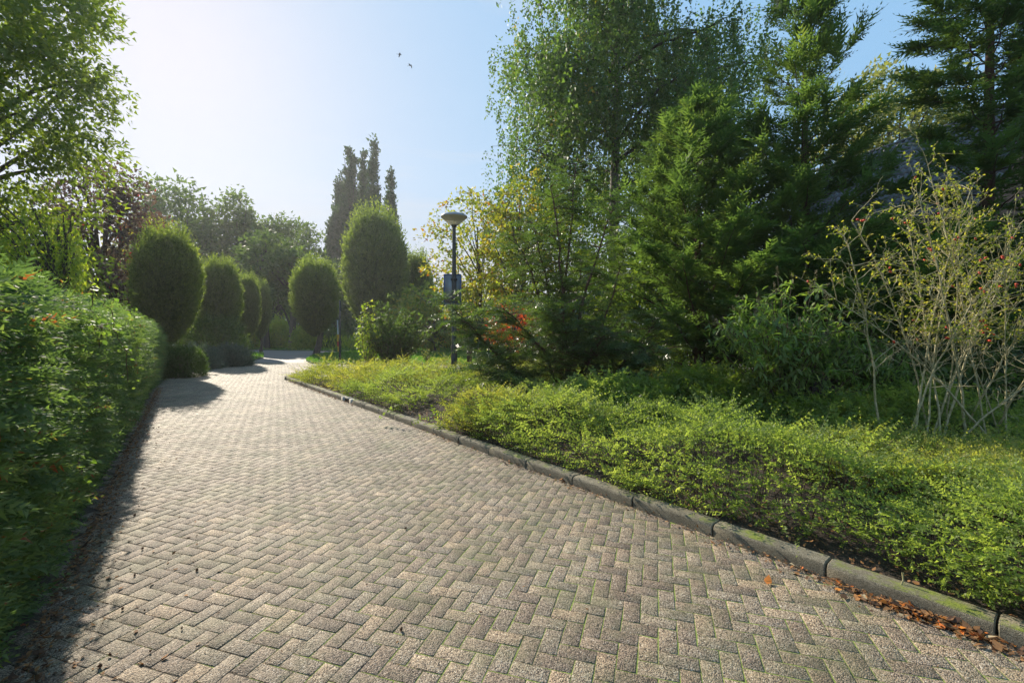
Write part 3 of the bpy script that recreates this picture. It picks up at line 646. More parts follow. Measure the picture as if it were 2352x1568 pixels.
# ------------------------------------------------------------------ big tree on the left
def prof_none(t): return np.ones_like(t)
t1 = empty('leafy_tree', (-14.6, 11.0, 0)); tag(t1, 'tall light green broadleaf tree towering over the hedge at the left edge', 'tree')
mb, ctr = crown_mb(1250, (0, 0, 7.4), (5.0, 5.0, 5.8), .62, 80, .165, [kite(1, .46), kite(1, .55)], seed=11, shell=.45, lumpy=.20, droop=-.5,
    keepf=lambda c: (c[:, 1] < 2.8) & (c[:, 0] > -3.2) & ~((c[:, 2] < 5.9) & (c[:, 0] > 2.9)) & (((c[:, 0]-14.6)+1.078*c[:, 2]) < hedgeX((c[:, 1]+11)-1.355*c[:, 2])-.5))
mb.build('crown', M['left'], t1)
tree_wood(t1, None, 11, .28, [ctr[i] for i in rng.integers(0, len(ctr), 46)], M['bark'])
# weeping pale foliage below it
wt = empty('weeping_tree', (-9.9, 9.8, 0)); tag(wt, 'weeping yellow green foliage hanging behind the hedge, under the tall left tree', 'tree')
mb = MB(); m = 330
m = 210; a = rng.random(m)*6.28; rr = rng.random(m)**.5*.95; st = np.stack([rr*np.cos(a)-.3, rr*np.sin(a)*.8, 4.0-.6*rr+rng.normal(0, .25, m)], 1); L = rng.uniform(.7, 2.0, m)
for k in range(20):
    f = k/19; p = st+np.stack([.10*np.cos(a)*f, .1*np.sin(a)*f, -L*f], 1)+rvec(m, .035)
    mb.scatter([kite(1, .38)], p, frames(unit(rvec(m, .55)+np.array([0, 0, -.8])), rvec(m)), .11*rng.uniform(.7, 1.3, m), np.clip(rng.normal(.5, .25, m), 0, 1))
mb.build('crown', M['lime'], wt)
tree_wood(wt, None, 3.7, .08, [st[i] for i in range(0, 40)], M['bark'])
# dark purple tree with red leaves
pt = empty('purple_tree', (-17.6, 19.5, 0)); tag(pt, 'dark purplish tree with scattered red leaves behind the hedge, left of the nearest hornbeam', 'tree')
mb, ctr = crown_mb(300, (0, 0, 4.9), (2.5, 2.2, 4.1), .55, 50, .18, seed=14, shell=.4, lumpy=.2, rb=.42, rs=.2)
mb.build('crown', M['purple'], pt); tree_wood(pt, None, 6.5, .2, [ctr[i] for i in range(30)], M['bark'])
ot = empty('orange_shrub', (-19.3, 24, 0)); tag(ot, 'reddish orange shrub peeking above the nearest hornbeam shoulder', 'shrub')
mb, ctr = crown_mb(110, (0, 0, 4.6), (2.4, 1.6, 3.2), .5, 30, .22, seed=15); mb.build('crown', M['gold'], ot); tree_wood(ot, None, 4.5, .1, [ctr[i] for i in range(12)], M['bark'])

# ------------------------------------------------------------------ background trees
def far_tree(name, px, Y, top, hw, bot, mname, label, n=240, per=34, leaf=.5, cr=1.3, seed=1, group=None, tr=.35, cat='tree', shell=.35, lumpy=.24, ry=.8):
    X = (px-CX)*Y/FPX; H = EYE+(HY-top)*Y/FPX; z0 = EYE+(HY-bot)*Y/FPX; W = hw*Y/FPX
    root = empty(name, (X, Y, 0)); tag(root, label, cat, group)
    c = (0, 0, (H+z0)/2); mb, ctr = crown_mb(n, c, (W, W*ry, (H-z0)/2), cr, per, leaf, seed=seed, shell=shell, lumpy=lumpy)
    mb.build('crown', M[mname], root); tree_wood(root, None, H*.8, tr, [ctr[i] for i in range(min(26, len(ctr)))], M['bark'], wig=.08); return root
BG = 'tall trees beyond the far bend of the road'
far_tree('park_tree', 415, 52, 420, 92, 690, 'far', 'tall airy tree with visible limbs above the nearest hornbeam', 250, 30, .50, 1.3, 21, BG, shell=.45)
far_tree('park_tree', 545, 56, 436, 70, 720, 'far', 'tall rounded tree above the second clipped hornbeam', 250, 34, .5, 1.3, 22, BG)
far_tree('park_tree', 640, 60, 492, 62, 735, 'far', 'mid height tree whose bare trunk rises over the road bend', 240, 34, .5, 1.3, 23, BG, tr=.45)
far_tree('park_tree', 700, 66, 515, 52, 760, 'far', 'rounded tree right of the bend, just left of the poplars', 200, 32, .5, 1.3, 24, BG)
far_tree('park_tree', 320, 60, 520, 60, 760, 'far', 'low dark tree between purple tree and nearest hornbeam', 160, 34, .5, 1.3, 25, BG)
far_tree('park_tree', 480, 72, 540, 90, 770, 'far', 'shadowy tree filling the gap behind the second hornbeam', 200, 36, .6, 1.5, 26, BG)
far_tree('park_tree', 590, 78, 560, 110, 780, 'far', 'wide distant tree mass low behind the far bend', 260, 36, .65, 1.6, 27, BG)
far_tree('park_tree', 775, 60, 590, 45, 790, 'far', 'light feathery tree standing directly under the poplars', 170, 30, .45, 1.2, 28, BG)
# bare trunks over the bend
for px, by, ty, r, lab in ((614, 801, 560, .25, 'straight brown bare trunk left of the pair beyond the bend'), (671, 803, 600, .32, 'straight grey bare trunk beside the island hornbeam')):
    x, y = G(px, by); y = min(y, 42); x = (px-CX)*y/FPX; root = empty('tall_tree', (x, y, 0)); tag(root, lab, 'tree', 'bare trunked trees beyond the bend')
    Hh = EYE+(HY-ty)*y/FPX; mb, ctr = crown_mb(110, (0, 0, Hh*.82), (2.4, 2.0, Hh*.32), .9, 28, .38, seed=int(px)); mb.build('crown', M['far'], root); tree_wood(root, None, Hh, r, [ctr[i] for i in range(20)], M['bark'], wig=.03)
# poplars
for k, (px, Y, top, hw, bot) in enumerate(((806, 72, 313, 24, 800), (780, 74, 400, 17, 800), (858, 70, 322, 15, 800), (897, 76, 382, 15, 800), (834, 75, 352, 12, 800), (768, 71, 490, 20, 800))):
    X = (px-CX)*Y/FPX; H = EYE+(HY-top)*Y/FPX; W = hw*Y/FPX; root = empty('poplar', (X, Y, 0))
    tag(root, ('tallest slender poplar at the front of the clump', 'slim poplar at the left flank of the clump', 'second tallest poplar with a narrow pointed tip', 'rightmost short poplar, set apart by a gap of sky',
        'poplar in the middle of the clump between the two tallest', 'lowest poplar at the foot of the clump, left side')[k], 'tree', 'poplars in one clump beyond the island')
    mb, ctr = crown_mb(250, (0, 0, H*.5), (W, W, H*.5), .65, 40, .5, seed=41+k, shell=.3, lumpy=.16, droop=.8, flat=1.5, prof=lambda t: .55+.5*np.clip(1-t, 0, 1)**.8)
    mb.build('crown', M['poplar'], root); tree_wood(root, None, H*.85, .3, [ctr[i] for i in range(18)], M['bark'], wig=.04)
# undergrowth beyond the far road
UG = [(640, 801, 40, 2.6, 'lime', 'lit yellow green bush under the bare trunks', .6), (590, 800, 34, 2.2, 'gold', 'sunlit olive bush left of the bare trunks', .6), (700, 803, 26, 1.8, 'lime', 'small lit bush behind the island hornbeam trunk', .6),
      (520, 804, 44, 2.4, 'far', 'dark bush behind the second hornbeam', .7), (770, 800, 30, 1.6, 'far', 'dark bush behind the sign post', .7), (1010, 800, 46, 3.4, 'box', 'dark rounded bush across the lit lawn', .6),
      (1070, 802, 40, 3.8, 'box', 'dark green bush across the lawn right of the lamp post', .6), (930, 800, 40, 2.8, 'box', 'dark bush behind the leafy young shrub', .6), (1160, 802, 60, 3.0, 'far', 'dark bush behind the spreading yew', .7),
      (1330, 800, 90, 3.5, 'far', 'broad bush beside the low tiled roof', .7)]
for k, (px, py, hw, h, mn, lab, dp) in enumerate(UG):
    x, y = G(px, py); bush('garden_bush', x, y, hw*y/FPX, hw*y/FPX*dp, h, mn, 1500, .42, lab, seed=60+k, group='bushes across the far lawns', fuzz=.2)
bush('far_woodland', -30, 95, 60, 14, 11, 'far', 5200, 1.6, None, None, seed=90, fuzz=.25, stems=False)['kind'] = 'stuff'
bush('far_woodland', 60, 75, 60, 14, 9, 'far', 4200, 1.6, None, None, seed=91, fuzz=.25, stems=False)['kind'] = 'stuff'

# tall herbs right of the sign post
hr = empty('meadow_herbs', (*G(835, 803), 0)); tag(hr, kind='stuff'); m = 900
p = np.stack([rng.normal(0, 2.0, m), rng.normal(0, .5, m), rng.random(m)*1.1], 1)
MB().scatter([kite(1, .16)], p, frames(unit(rvec(m, .25)+np.array([0, 0, 1])), rvec(m)), .5, rng.random(m)).build('blades', M['lime'], hr)

# ------------------------------------------------------------------ street furniture
def lathe_obj(prof, name, m, parent, k=28): return MB().lathe(prof, k=k).build(name, m, parent, True)
Yl = 13.6; Xl = (1043-CX)*Yl/FPX
lamp = empty('street_lamp', (Xl, Yl, 0)); tag(lamp, 'dark lamp post with a wide flared dish lantern beside the planting bed', 'street lamp')
px2m = Yl/FPX
def zz(py): return EYE+(HY-py)*px2m
lathe_obj([(.092, -.1), (.092, 1.05), (.090, 1.10), (.074, 1.16), (.070, zz(640)), (.060, zz(600)), (.052, zz(530)), (.05, zz(522))], 'pole', M['pole'], lamp, 16)
MB().box((-.04, -.0965, .45), (.04, -.085, .85)).build('service_door', M['pole'], lamp)
R_ = 30*px2m
lathe_obj([(.055, zz(523)), (.085, zz(519)), (.10, zz(517)), (.02, zz(516.5))], 'collar', M['pole'], lamp)
lathe_obj([(.098, zz(518)), (.20, zz(512)), (.33, zz(504)), (R_*.985, zz(499)), (R_, zz(498))], 'lamp_shade', M['lampglass'], lamp, 36)
lathe_obj([(0.0, zz(497.9)), (R_*.97, zz(498.6)), (R_*.99, zz(498.9))], 'reflector', M['whitepaint'], lamp, 36)
lathe_obj([(R_*1.01, zz(499.5)), (R_*1.015, zz(497.6)), (R_*.93, zz(495)), (.24, zz(491.5)), (.10, zz(489)), (.05, zz(488.5)), (.04, zz(487)), (.0, zz(486.6))], 'lamp_cap', M['lampcap'], lamp, 36)
sg = empty('road_sign', (Xl, Yl, 0), math.radians(4)); tag(sg, 'tall rectangular blue framed sign seen from its grey back, clamped to the lamp post', 'road sign')
w0, w1, h0, h1 = -22*px2m, 14*px2m, zz(697), zz(631)
MB().box((w0, .085, h0), (w1, .092, h1)).build('sign_panel', M['signback'], sg)
fr = .028
mbf = MB(); 
for lo, hi in (((w0-fr, .078, h0-fr), (w0, .105, h1+fr)), ((w1, .078, h0-fr), (w1+fr, .105, h1+fr)), ((w0, .078, h1), (w1, .105, h1+fr)), ((w0, .078, h0-fr), (w1, .105, h0))): mbf.box(lo, hi)
mbf.build('sign_frame', M['signblue'], sg)
for hz in (h0+.14, h1-.14): MB().box((-.095, -.085, hz-.02), (.095, .084, hz+.02)).build('clamp', M['black'], sg)
x, y = G(781, 832); sp_ = empty('sign_post', (x, y, 0)); tag(sp_, 'thin dark post on the grass island just right of the round hornbeam', 'post')
lathe_obj([(.055, -.05), (.055, 1.2), (.04, 1.25), (.04, EYE+(HY-690)*y/FPX), (0, EYE+(HY-689)*y/FPX)], 'pole', M['black'], sp_, 12)
pass
lathe_obj([(.12, 0), (.12, .06), (.06, .1)], 'base', M['black'], sp_, 12)
x, y = G(777, 808); y = 34; x = (778-CX)*y/FPX; mp_ = empty('marker_post', (x, y, 0)); tag(mp_, 'thin leaning post with yellow and red bands behind the dark island post', 'post')
zs = lambda py: EYE+(HY-py)*y/FPX
for nm, a, b, mm, r in (('shaft', 812, 795, 'yellow', .07), ('red_band', 795, 784, 'redpaint', .085), ('yellow_band', 784, 768, 'yellow', .09), ('tip', 768, 735, 'whitepaint', .05)):
    f = lambda z: -.035*(z)
    MB().tube([(f(zs(a)), 0, zs(a)), (f(zs(b)), 0, zs(b))], [r, r], 10, cap=True).build(nm, M[mm], mp_, False)
x, y = G(1078, 836); wp = empty('garden_post', (x, y, 0)); tag(wp, 'short dark wooden post at the lawn edge right of the lamp post', 'post')
MB().box((-.12, -.1, -.1), (.12, .1, 1.05)).build('post', M['bark'], wp)
MB().box((-.14, -.12, 1.05), (.14, .12, 1.09)).build('cap', M['bark'], wp)

# ------------------------------------------------------------------ houses
rdir = np.array([-.350, .937, 0]); pdir = np.array([.937, .350, 0]); pit = math.radians(47)
A_ = np.array([14.45, 16., 8.47])
house = empty('brick_house', (A_[0], A_[1], 0)); tag(house, 'brick house with dark grey pantile roof showing above the tall conifers at right', 'house')
def to_l(p): return np.asarray(p)-np.array([A_[0], A_[1], 0])
dn = -pdir*math.cos(pit)-np.array([0, 0, math.sin(pit)]); nr = unit(np.cross(rdir, dn)); nr = nr if nr[2] > 0 else -nr
L0, L1, SL = -3.2, 3.6, 5.2
def rp(t, s_, off=0): return A_+rdir*t+dn*s_+nr*off
mb = MB(); q = [to_l(rp(L0, 0, -.03)), to_l(rp(L1, 0, -.03)), to_l(rp(L1, SL, -.03)), to_l(rp(L0, SL, -.03))]
dn2 = pdir*math.cos(pit)-np.array([0, 0, math.sin(pit)]); q2 = [q[0], q[1], q[1]+dn2*SL, q[0]+dn2*SL]
mb.add(q, [(0, 1, 2, 3)]).add(q2, [(0, 3, 2, 1)]); roof = mb.build('roof', M['tile_under'], house)
tw, tl = .205, .33
def tile_v():
    V = []; prof = [(0, 0), (.25, -.014), (.5, -.004), (.66, .042), (.82, .056), (.97, .02)]
    for z, s_ in ((.026, tl*1.06), (0.008, 0)):
        for a, h in prof: V.append((a*tw*1.04, s_, h+z))
    V += [(V[i][0], V[i][1], V[i][2]-.02) for i in range(6)]
    F = [(i, i+1, 7+i, 6+i) for i in range(5)]+[(i, 12+i, 13+i, i+1) for i in range(5)]
    return np.array(V), np.array(F)
tv, tf = tile_v(); tR = np.stack([rdir, dn, nr], -1)
if np.linalg.det(tR) < 0: pass
tmesh = [MB().add(tv+rng.normal(0, .0015, tv.shape), tf, k/3).mesh('roof_tile', M['tile']) for k in range(4)]
from mathutils import Matrix
sing = 0; rest = []
cands = []
for i in range(int((L1-L0)/tw)):
    for j in range(int(SL/tl)):
        pt_ = rp(L0+i*tw, j*tl, 0); pxx = CX+FPX*pt_[0]/pt_[1]; pyy = HY-FPX*(pt_[2]-EYE)/pt_[1]
        vis = 1940 < pxx < 2230 and pyy < 560
        cands.append((0 if vis else 1, pyy, i, j, pt_))
cands.sort(key=lambda c: (c[0], c[1]))
for n_, (v, _, i, j, pt_) in enumerate(cands):
    if n_ < 290:
        o = bpy.data.objects.new('roof_tile', tmesh[(i*7+j*3) % 4]); C.objects.link(o); o.parent = roof
        Mx = Matrix([list(tR[0]), list(tR[1]), list(tR[2])]).to_4x4(); Mx.translation = Vector(to_l(pt_)+nr*rng.normal(.0, .002)); o.matrix_local = Mx
    else: rest.append(to_l(pt_))
mb = MB(); mb.scatter([(tv, tf)], np.array(rest), np.repeat(tR[None], len(rest), 0), 1., rng.random(len(rest))); o = mb.build('roof_tiles', M['tile'], roof); o['kind'] = 'stuff'
for k in range(30):
    c0 = rp(L0+k*.53, 0, .03); MB().tube([to_l(c0), to_l(c0+rdir*.54)], [.062, .055], 8, cap=True).build('ridge_tile', M['tile'], roof, True)
e0 = rp(L0+.4, SL-.35); e1 = rp(L1-.4, SL-.35); b0 = e0+pdir*8.2; b1 = e1+pdir*8.2
mb = MB(); zt = e0[2]
cor = [to_l((p[0], p[1], 0)) for p in (e0, e1, b1, b0)]; V = [c*np.array([1, 1, 0]) for c in cor]+[c*np.array([1, 1, 0])+np.array([0, 0, zt-.1]) for c in cor]
mb.add(V, [(0, 1, 5, 4), (1, 2, 6, 5), (2, 3, 7, 6), (3, 0, 4, 7)])
for a_, b_ in ((0, 3), (1, 2)):
    apex = (V[a_+4]+V[b_+4])/2; apex[2] = 8.3; mb.add([V[a_+4], V[b_+4], apex], [(0, 1, 2)])
mb.build('wall', M['wall'], house)
mid = (e0+e1)/2
for k in (-3, 0, 3):
    c_ = to_l((mid[0], mid[1], 0))+rdir*k-pdir*.03; azr = math.atan2(rdir[1], rdir[0])
    w = MB().box((-.6, -.03, 1.0), (.6, .03, 2.2), azr, c_).build('window', M['whitepaint'], house)
    MB().box((-.53, -.05, 1.07), (.53, .05, 2.13), azr, c_).build('pane', M['black'], w)
# low outbuilding seen through the yew
an = empty('garden_house', (3.2, 33, 0), math.radians(4)); tag(an, 'low outbuilding with ribbed dark roof and white gutter glimpsed through the yew', 'house')
MB().box((-4.2, 0, 0), (6.0, 5, 2.25)).build('wall', M['wall'], an)
mb = MB(); n_ = 66
for i in range(n_):
    x0 = -4.5+i*.165; sh = .9
    mb.tube([(x0, -.3, 2.38), (x0+sh, 2.6, 4.3)], [.052, .052], 6, rnd=rng.random())
rf = mb.build('roof_ribs', M['tile'], an); rf['kind'] = 'stuff'
MB().add([(-4.6, -.35, 2.34), (6.4, -.35, 2.34), (7.3, 2.6, 4.28), (-3.7, 2.6, 4.28)], [(0, 1, 2, 3)]).build('roof', M['tile_under'], an)
MB().box((-4.7, -.46, 2.24), (6.4, -.34, 2.36)).build('gutter', M['whitepaint'], an)
MB().box((-1.4, -.03, .9), (0, -.005, 2.0)).build('window', M['black'], an)
MB().box((-2.0, .0-.06, 0), (-1.9, -.03, 2.3)).build('downpipe', M['whitepaint'], an)

# ------------------------------------------------------------------ birch
bt = empty('birch_tree', (4.6, 21.0, 0)); bt.scale = (1.3,)*3; tag(bt, 'large weeping birch with hanging small leaves above the lamp and conifers', 'tree')
tr = wiggle(bez((0, 0, -.1), (.15, 0, 7), (.2, 0, 15.5), 14), .04); MB().tube(tr, np.linspace(.24, .05, 14), 10).build('trunk', M['birch_bark'], bt, True)
lb = MB(); origins = []
for k in range(34):
    h = 4.2+11*(k/34)**.9; a = k*2.4+rng.normal(0, .3); reach = (4.5 if h < 11 else 4.5*(1-(h-11)/8))*rng.uniform(.6, 1.02)*(1.32 if math.cos(a) > .3 else 1.)
    p0_ = np.array([.15, 0, h]); e = p0_+np.array([reach*math.cos(a), reach*.85*math.sin(a), rng.uniform(.7, 2.2)]); md = (p0_+e)/2+np.array([0, 0, .9])
    q = wiggle(bez(p0_, md, e, 12), .07); lb.tube(q, np.linspace(.075, .012, 12), 6)
    for j in range(3, 12):
        for s_ in range(12):
            b = q[j]+rvec(1, .12)[0]; off = rvec(1, .62)[0]*np.array([1, 1, .5]); origins.append(b+off)
            if s_ < 2: lb.tube(bez(q[j], q[j]+off*.5+np.array([0, 0, .2]), b+off, 4), [.012, .009, .006, .004], 4)
origins = np.array(origins); m = len(origins); origins = origins[(origins[:, 2] < 14.5) & ((np.hypot(origins[:, 0], origins[:, 1]) > 1.5) | (rng.random(m) < .5))]; m = len(origins)
L = rng.uniform(.6, 2.6, m); lb.build('branches', M['bark'], bt)
mb = MB(); swx = rng.normal(0, .12, m); swy = rng.normal(0, .12, m); base_r = rng.normal(.45, .16, m); gold = rng.random(m) < .010; NL = 52
for k in range(NL):
    f = (k+rng.random(m))/NL; use = rng.random(m) < .93
    p = origins+np.stack([swx*f*f*L, swy*f*f*L, -L*f], 1)+rvec(m, .07)
    rr = np.where(gold, 1., np.clip(base_r+rng.normal(0, .18, m), 0, .93))
    mb.scatter([kite(1, .72), kite(1, .85)], p[use], frames(unit(rvec(use.sum(), .6)+np.array([0, 0, -.8])), unit(rvec(use.sum()))), .105*rng.uniform(.7, 1.3, use.sum()), rr[use])
mb.build('crown', M['birch'], bt)

# ------------------------------------------------------------------ tall cypresses
def conifer(name, X, Y, H, Rb, label, nb=150, seed=5, ss=.42, mname='cypress', z0=.35, lean=(0, 0), up=.55, dens=1.0, keepback=.45, power=.8, airy=0):
    global rng
    kr = rng; rng = np.random.default_rng(seed)
    root = empty(name, (X, Y, 0)); tag(root, label, 'tree', 'tall feathery conifers behind the bed')
    tr = wiggle(bez((0, 0, -.1), (lean[0]*.3, lean[1]*.3, H*.5), (lean[0], lean[1], H), 12), .02); mbw = MB(); mbw.tube(tr, np.linspace(.16, .012, 12), 8); mbw.build('trunk', M['red_bark'], root, True)
    wb_ = MB(); P_ = []; D_ = []; U_ = []; S_ = []
    for k in range(nb):
        t = ((k+rng.random())/nb)**.85; h = z0+t*(H-z0); a = k*2.399+rng.normal(0, .25); r = Rb*(1-t)**power*rng.uniform(.55, 1.22)+.18
        if math.sin(a) > keepback and h < H*.6 and rng.random() < .55: continue
        upk = up
        if airy and t > .62:
            if rng.random() < .5: continue
            r = .25+(1-t)*2.1*rng.uniform(.7, 1.2); upk = 1.15
        c0 = np.array([np.interp(h, tr[:, 2], tr[:, 0]), np.interp(h, tr[:, 2], tr[:, 1]), h]); rise = r*upk*rng.uniform(.6, 1.2)
        e = c0+np.array([r*math.cos(a), r*math.sin(a), rise]); md = (c0+e)/2-np.array([0, 0, .06*r]); n_ = 12; q = wiggle(bez(c0, md, e, n_), .015)
        wb_.tube(q, np.linspace(.022, .004, n_)*(.5+.3*r), 4)
        T = unit(np.gradient(q, axis=0)); side = unit(np.cross(T, np.array([0, 0, 1.])))
        cnt = max(5, int(r*30*dens)); tt = .12+.88*rng.random(cnt)**.75; idx = tt*(n_-1); i0 = idx.astype(int).clip(0, n_-2); fr_ = (idx-i0)[:, None]
        pos = q[i0]*(1-fr_)+q[i0+1]*fr_; sg_ = np.where(rng.random(cnt) < .5, 1, -1)[:, None]; of = (1.05-tt)[:, None]
        sd_ = side[i0]*sg_*(.55+.5*rng.random((cnt, 1)))
        d_ = unit(T[i0]+sd_*1.1+rvec(cnt, .18)+np.array([0, 0, .12])); P_.append(pos+d_*rng.random((cnt, 1))*.30*of*r*.8); D_.append(d_)
        U_.append(unit(rvec(cnt, .45)+np.array([0, 0, 1]))); S_.append(ss*rng.uniform(.6, 1.25, cnt)*(.7+.3*min(1, r)))
        # tip plume
        P_.append(np.repeat(e[None], 7, 0)-T[-1]*np.linspace(.5, .0, 7)[:, None]*min(1, r)); D_.append(unit(T[-1]+rvec(7, .28)+np.array([0, 0, .1]))); U_.append(unit(rvec(7, .3)+np.array([0, 0, 1]))); S_.append(np.full(7, ss*1.35))
    wb_.build('branches', M['red_bark'], root)
    P_ = np.vstack(P_); D_ = np.vstack(D_); U_ = np.vstack(U_); S_ = np.concatenate(S_)
    rr = np.clip(rng.normal(.45, .18, len(P_))+.2*lump(P_, 1.7, seed+2), 0, 1)
    MB().scatter(SP_CY, P_, frames(D_, U_), S_, rr).build('crown', M[mname], root)
    rng = kr; return root
conifer('cypress', 4.7, 11.4, 7.1, 2.9, 'shorter feathery cypress in front of the birch trunk', 160, 5, power=.8, ss=.46)
conifer('cypress', 6.35, 9.9, 9.0, 1.95, 'pointed feathery cypress with a slender tip against open sky', 190, 6, lean=(.15, 0), power=.8, airy=1)
conifer('cypress', 9.75, 9.3, 11.5, 1.65, 'tall cypress right of the roof, its layered left boughs reaching over the house', 190, 7, up=.3, power=.5)
conifer('cypress', 11.4, 8.8, 11.5, 2.4, 'tall cypress at the right edge of the picture behind the rose bush', 130, 8, up=.3, power=.6)
conifer('cypress', 7.9, 9.0, 3.3, 2.2, 'low dark cypress below the tiled roof, between the tall pointed ones', 100, 9, z0=.15, power=.5)
conifer('cypress', 5.9, 10.2, 3.6, 2.2, 'low cypress bough mass behind the large buddleia', 80, 13, z0=.15, power=.5)

# ------------------------------------------------------------------ spreading yew in front of the lamp
def yew():
    root = empty('yew_tree', (1.1, 9.5, 0)); root.scale = (.93,)*3; tag(root, 'open spreading dark yew with many bare stems beside the lamp post', 'tree')
    P_ = []; D_ = []; U_ = []; S_ = []; tw_ = MB()
    stems = [(-2.2, -.3, 1.6), (-2.6, .3, 2.4), (-1.8, -.8, .9), (-1.2, .3, 3.9), (-.5, -.3, 4.9), (.25, .2, 5.4), (.9, -.3, 4.4), (1.4, .3, 3.3), (2.0, -.3, 2.1), (1.7, -.7, 1.2), (2.3, .2, 1.3), (-.2, -1.0, 2.4), (.9, -1.1, 1.6), (-1.3, -.9, 2.2), (-.7, .6, 4.3), (.5, .7, 3.2)]
    for k, e in enumerate(stems):
        e = np.array(e); b = np.array([e[0]*.08+rng.normal(0, .08), e[1]*.1, -.05]); md = np.array([e[0]*.35, e[1]*.4, e[2]*.62]) if abs(e[0]) < 1.4 else np.array([e[0]*.55, e[1]*.5, e[2]*.38])
        q = wiggle(bez(b, md, e, 16), .022); MB().tube(q, np.linspace(.048, .010, 16), 7).build('stem', M['red_bark'], root, True)
        for j in range(4, 16):
            for s_ in range(4 if e[2] < 3 else 3):
                a = rng.random()*6.28; r = rng.uniform(.4, 1.1)*(1.15-.4*j/16); v = np.array([math.cos(a), math.sin(a)*.8, rng.uniform(-.15, .45)])*r; st_ = q[j]
                br = wiggle(bez(st_, st_+v*.5+np.array([0, 0, .08]), st_+v, 7), .012); tw_.tube(br, np.linspace(.010, .003, 7), 4)
                T = unit(np.gradient(br, axis=0)); side = unit(np.cross(T, [0, 0, 1.])); cnt = 19
                i0 = rng.integers(1, 7, cnt); sg_ = np.where(np.arange(cnt) % 2, 1, -1)[:, None]
                d_ = unit(T[i0]+side[i0]*sg_*.9+rvec(cnt, .22)+np.array([0, 0, -.05])); P_.append(br[i0]+rvec(cnt, .03)); D_.append(d_); U_.append(unit(rvec(cnt, .55)+np.array([0, 0, 1]))); S_.append(.26*rng.uniform(.6, 1.3, cnt))
    tw_.build('twigs', M['red_bark'], root)
    P_ = np.vstack(P_); P_[:, 2] = np.maximum(P_[:, 2], .12)
    MB().scatter(SP_YW, P_, frames(np.vstack(D_), np.vstack(U_)), np.concatenate(S_), np.clip(rng.normal(.45, .22, len(P_))+.2*lump(P_, 2, 3), 0, 1)).build('crown', M['yew'], root)
yew()

# ------------------------------------------------------------------ autumn trees behind the lamp and yew
def small_tree(name, X, Y, H, z0, rx, mname, label, n, per, leaf, cr, seed, cat='tree', tr=.09, limbs=30, tm=LK, cx=0):
    root = empty(name, (X, Y, 0)); tag(root, label, cat); mb, ctr = crown_mb(n, (cx, 0, (H+z0)/2), (rx, rx*.8, (H-z0)/2), cr, per, leaf, tm, seed=seed, shell=.3, lumpy=.28); mb.build('crown', M[mname], root)
    tree_wood(root, None, H*.8, tr, [ctr[i] for i in range(min(limbs, len(ctr)))], M['bark']); return root
def gx(px, Y): return (px-CX)*Y/FPX
small_tree('maple_tree', gx(1105, 21), 21, EYE+(HY-440)*21/FPX, 1.7, 2.7, 'gold', 'yellow green autumn tree directly behind the lamp lantern', 200, 34, .17, .5, 71)
small_tree('maple_tree', gx(1190, 17.5), 17.5, EYE+(HY-385)*17.5/FPX, 1.6, 1.9, 'gold', 'narrow orange tinged tree between lamp and birch', 130, 34, .16, .45, 72)
small_tree('lime_tree', gx(1290, 20), 20, 7.4, .6, 3.6, 'lime', 'bright green tree glowing behind the yew stems', 230, 34, .19, .55, 73)
small_tree('leafy_shrub', gx(1520, 13.6), 13.6, 4.6, .3, 2.6, 'left', 'mid green leafy shrub between yew and cypress', 170, 34, .14, .45, 74, 'shrub')
small_tree('leafy_shrub', gx(1000, 36), 36, 5.4, .4, 3.4, 'gold', 'yellowing shrub across the lawn left of the lamp post', 120, 30, .34, .8, 75, 'shrub')
small_tree('red_shrub', gx(1180, 15), 15, 2.55, .9, .95, 'red', 'small shrub of bright red autumn leaves in front of the low roof', 46, 30, .11, .22, 76, 'shrub', .03, 14)
small_tree('pale_tree', gx(2050, 27), 27, EYE+(HY-145)*27/FPX, 8.5, 4.6, 'pale', 'pale yellowish tree rising behind the tiled house roof', 260, 34, .30, .75, 77, tr=.25)
small_tree('leafy_shrub', gx(1600, 19), 19, 6.2, .4, 3.4, 'left', 'large leafy shrub in shade behind the shorter cypress', 150, 34, .24, .6, 78, 'shrub')

for X_, Y_, w_, h_, l_ in ((2.4, 14.4, 1.7, 1.5, 'dark shrub on the ground behind the yew base'), (5.6, 14.6, 1.9, 2.2, 'dark shrub on the ground behind the shorter cypress'), (9.4, 13.2, 2.4, 2.4, 'dark shrub against the brick house wall'), (13.0, 10.5, 2.4, 2.6, 'dark shrub at the far right behind the rose bush'), (7.6, 7.4, 1.1, 1.3, 'small shaded shrub behind the rose stems')):
    bush('garden_bush', X_, Y_, w_, w_*.6, h_, 'yew', 1500, .24, l_, seed=int(X_*10), group='bushes among the conifers', fuzz=.25)
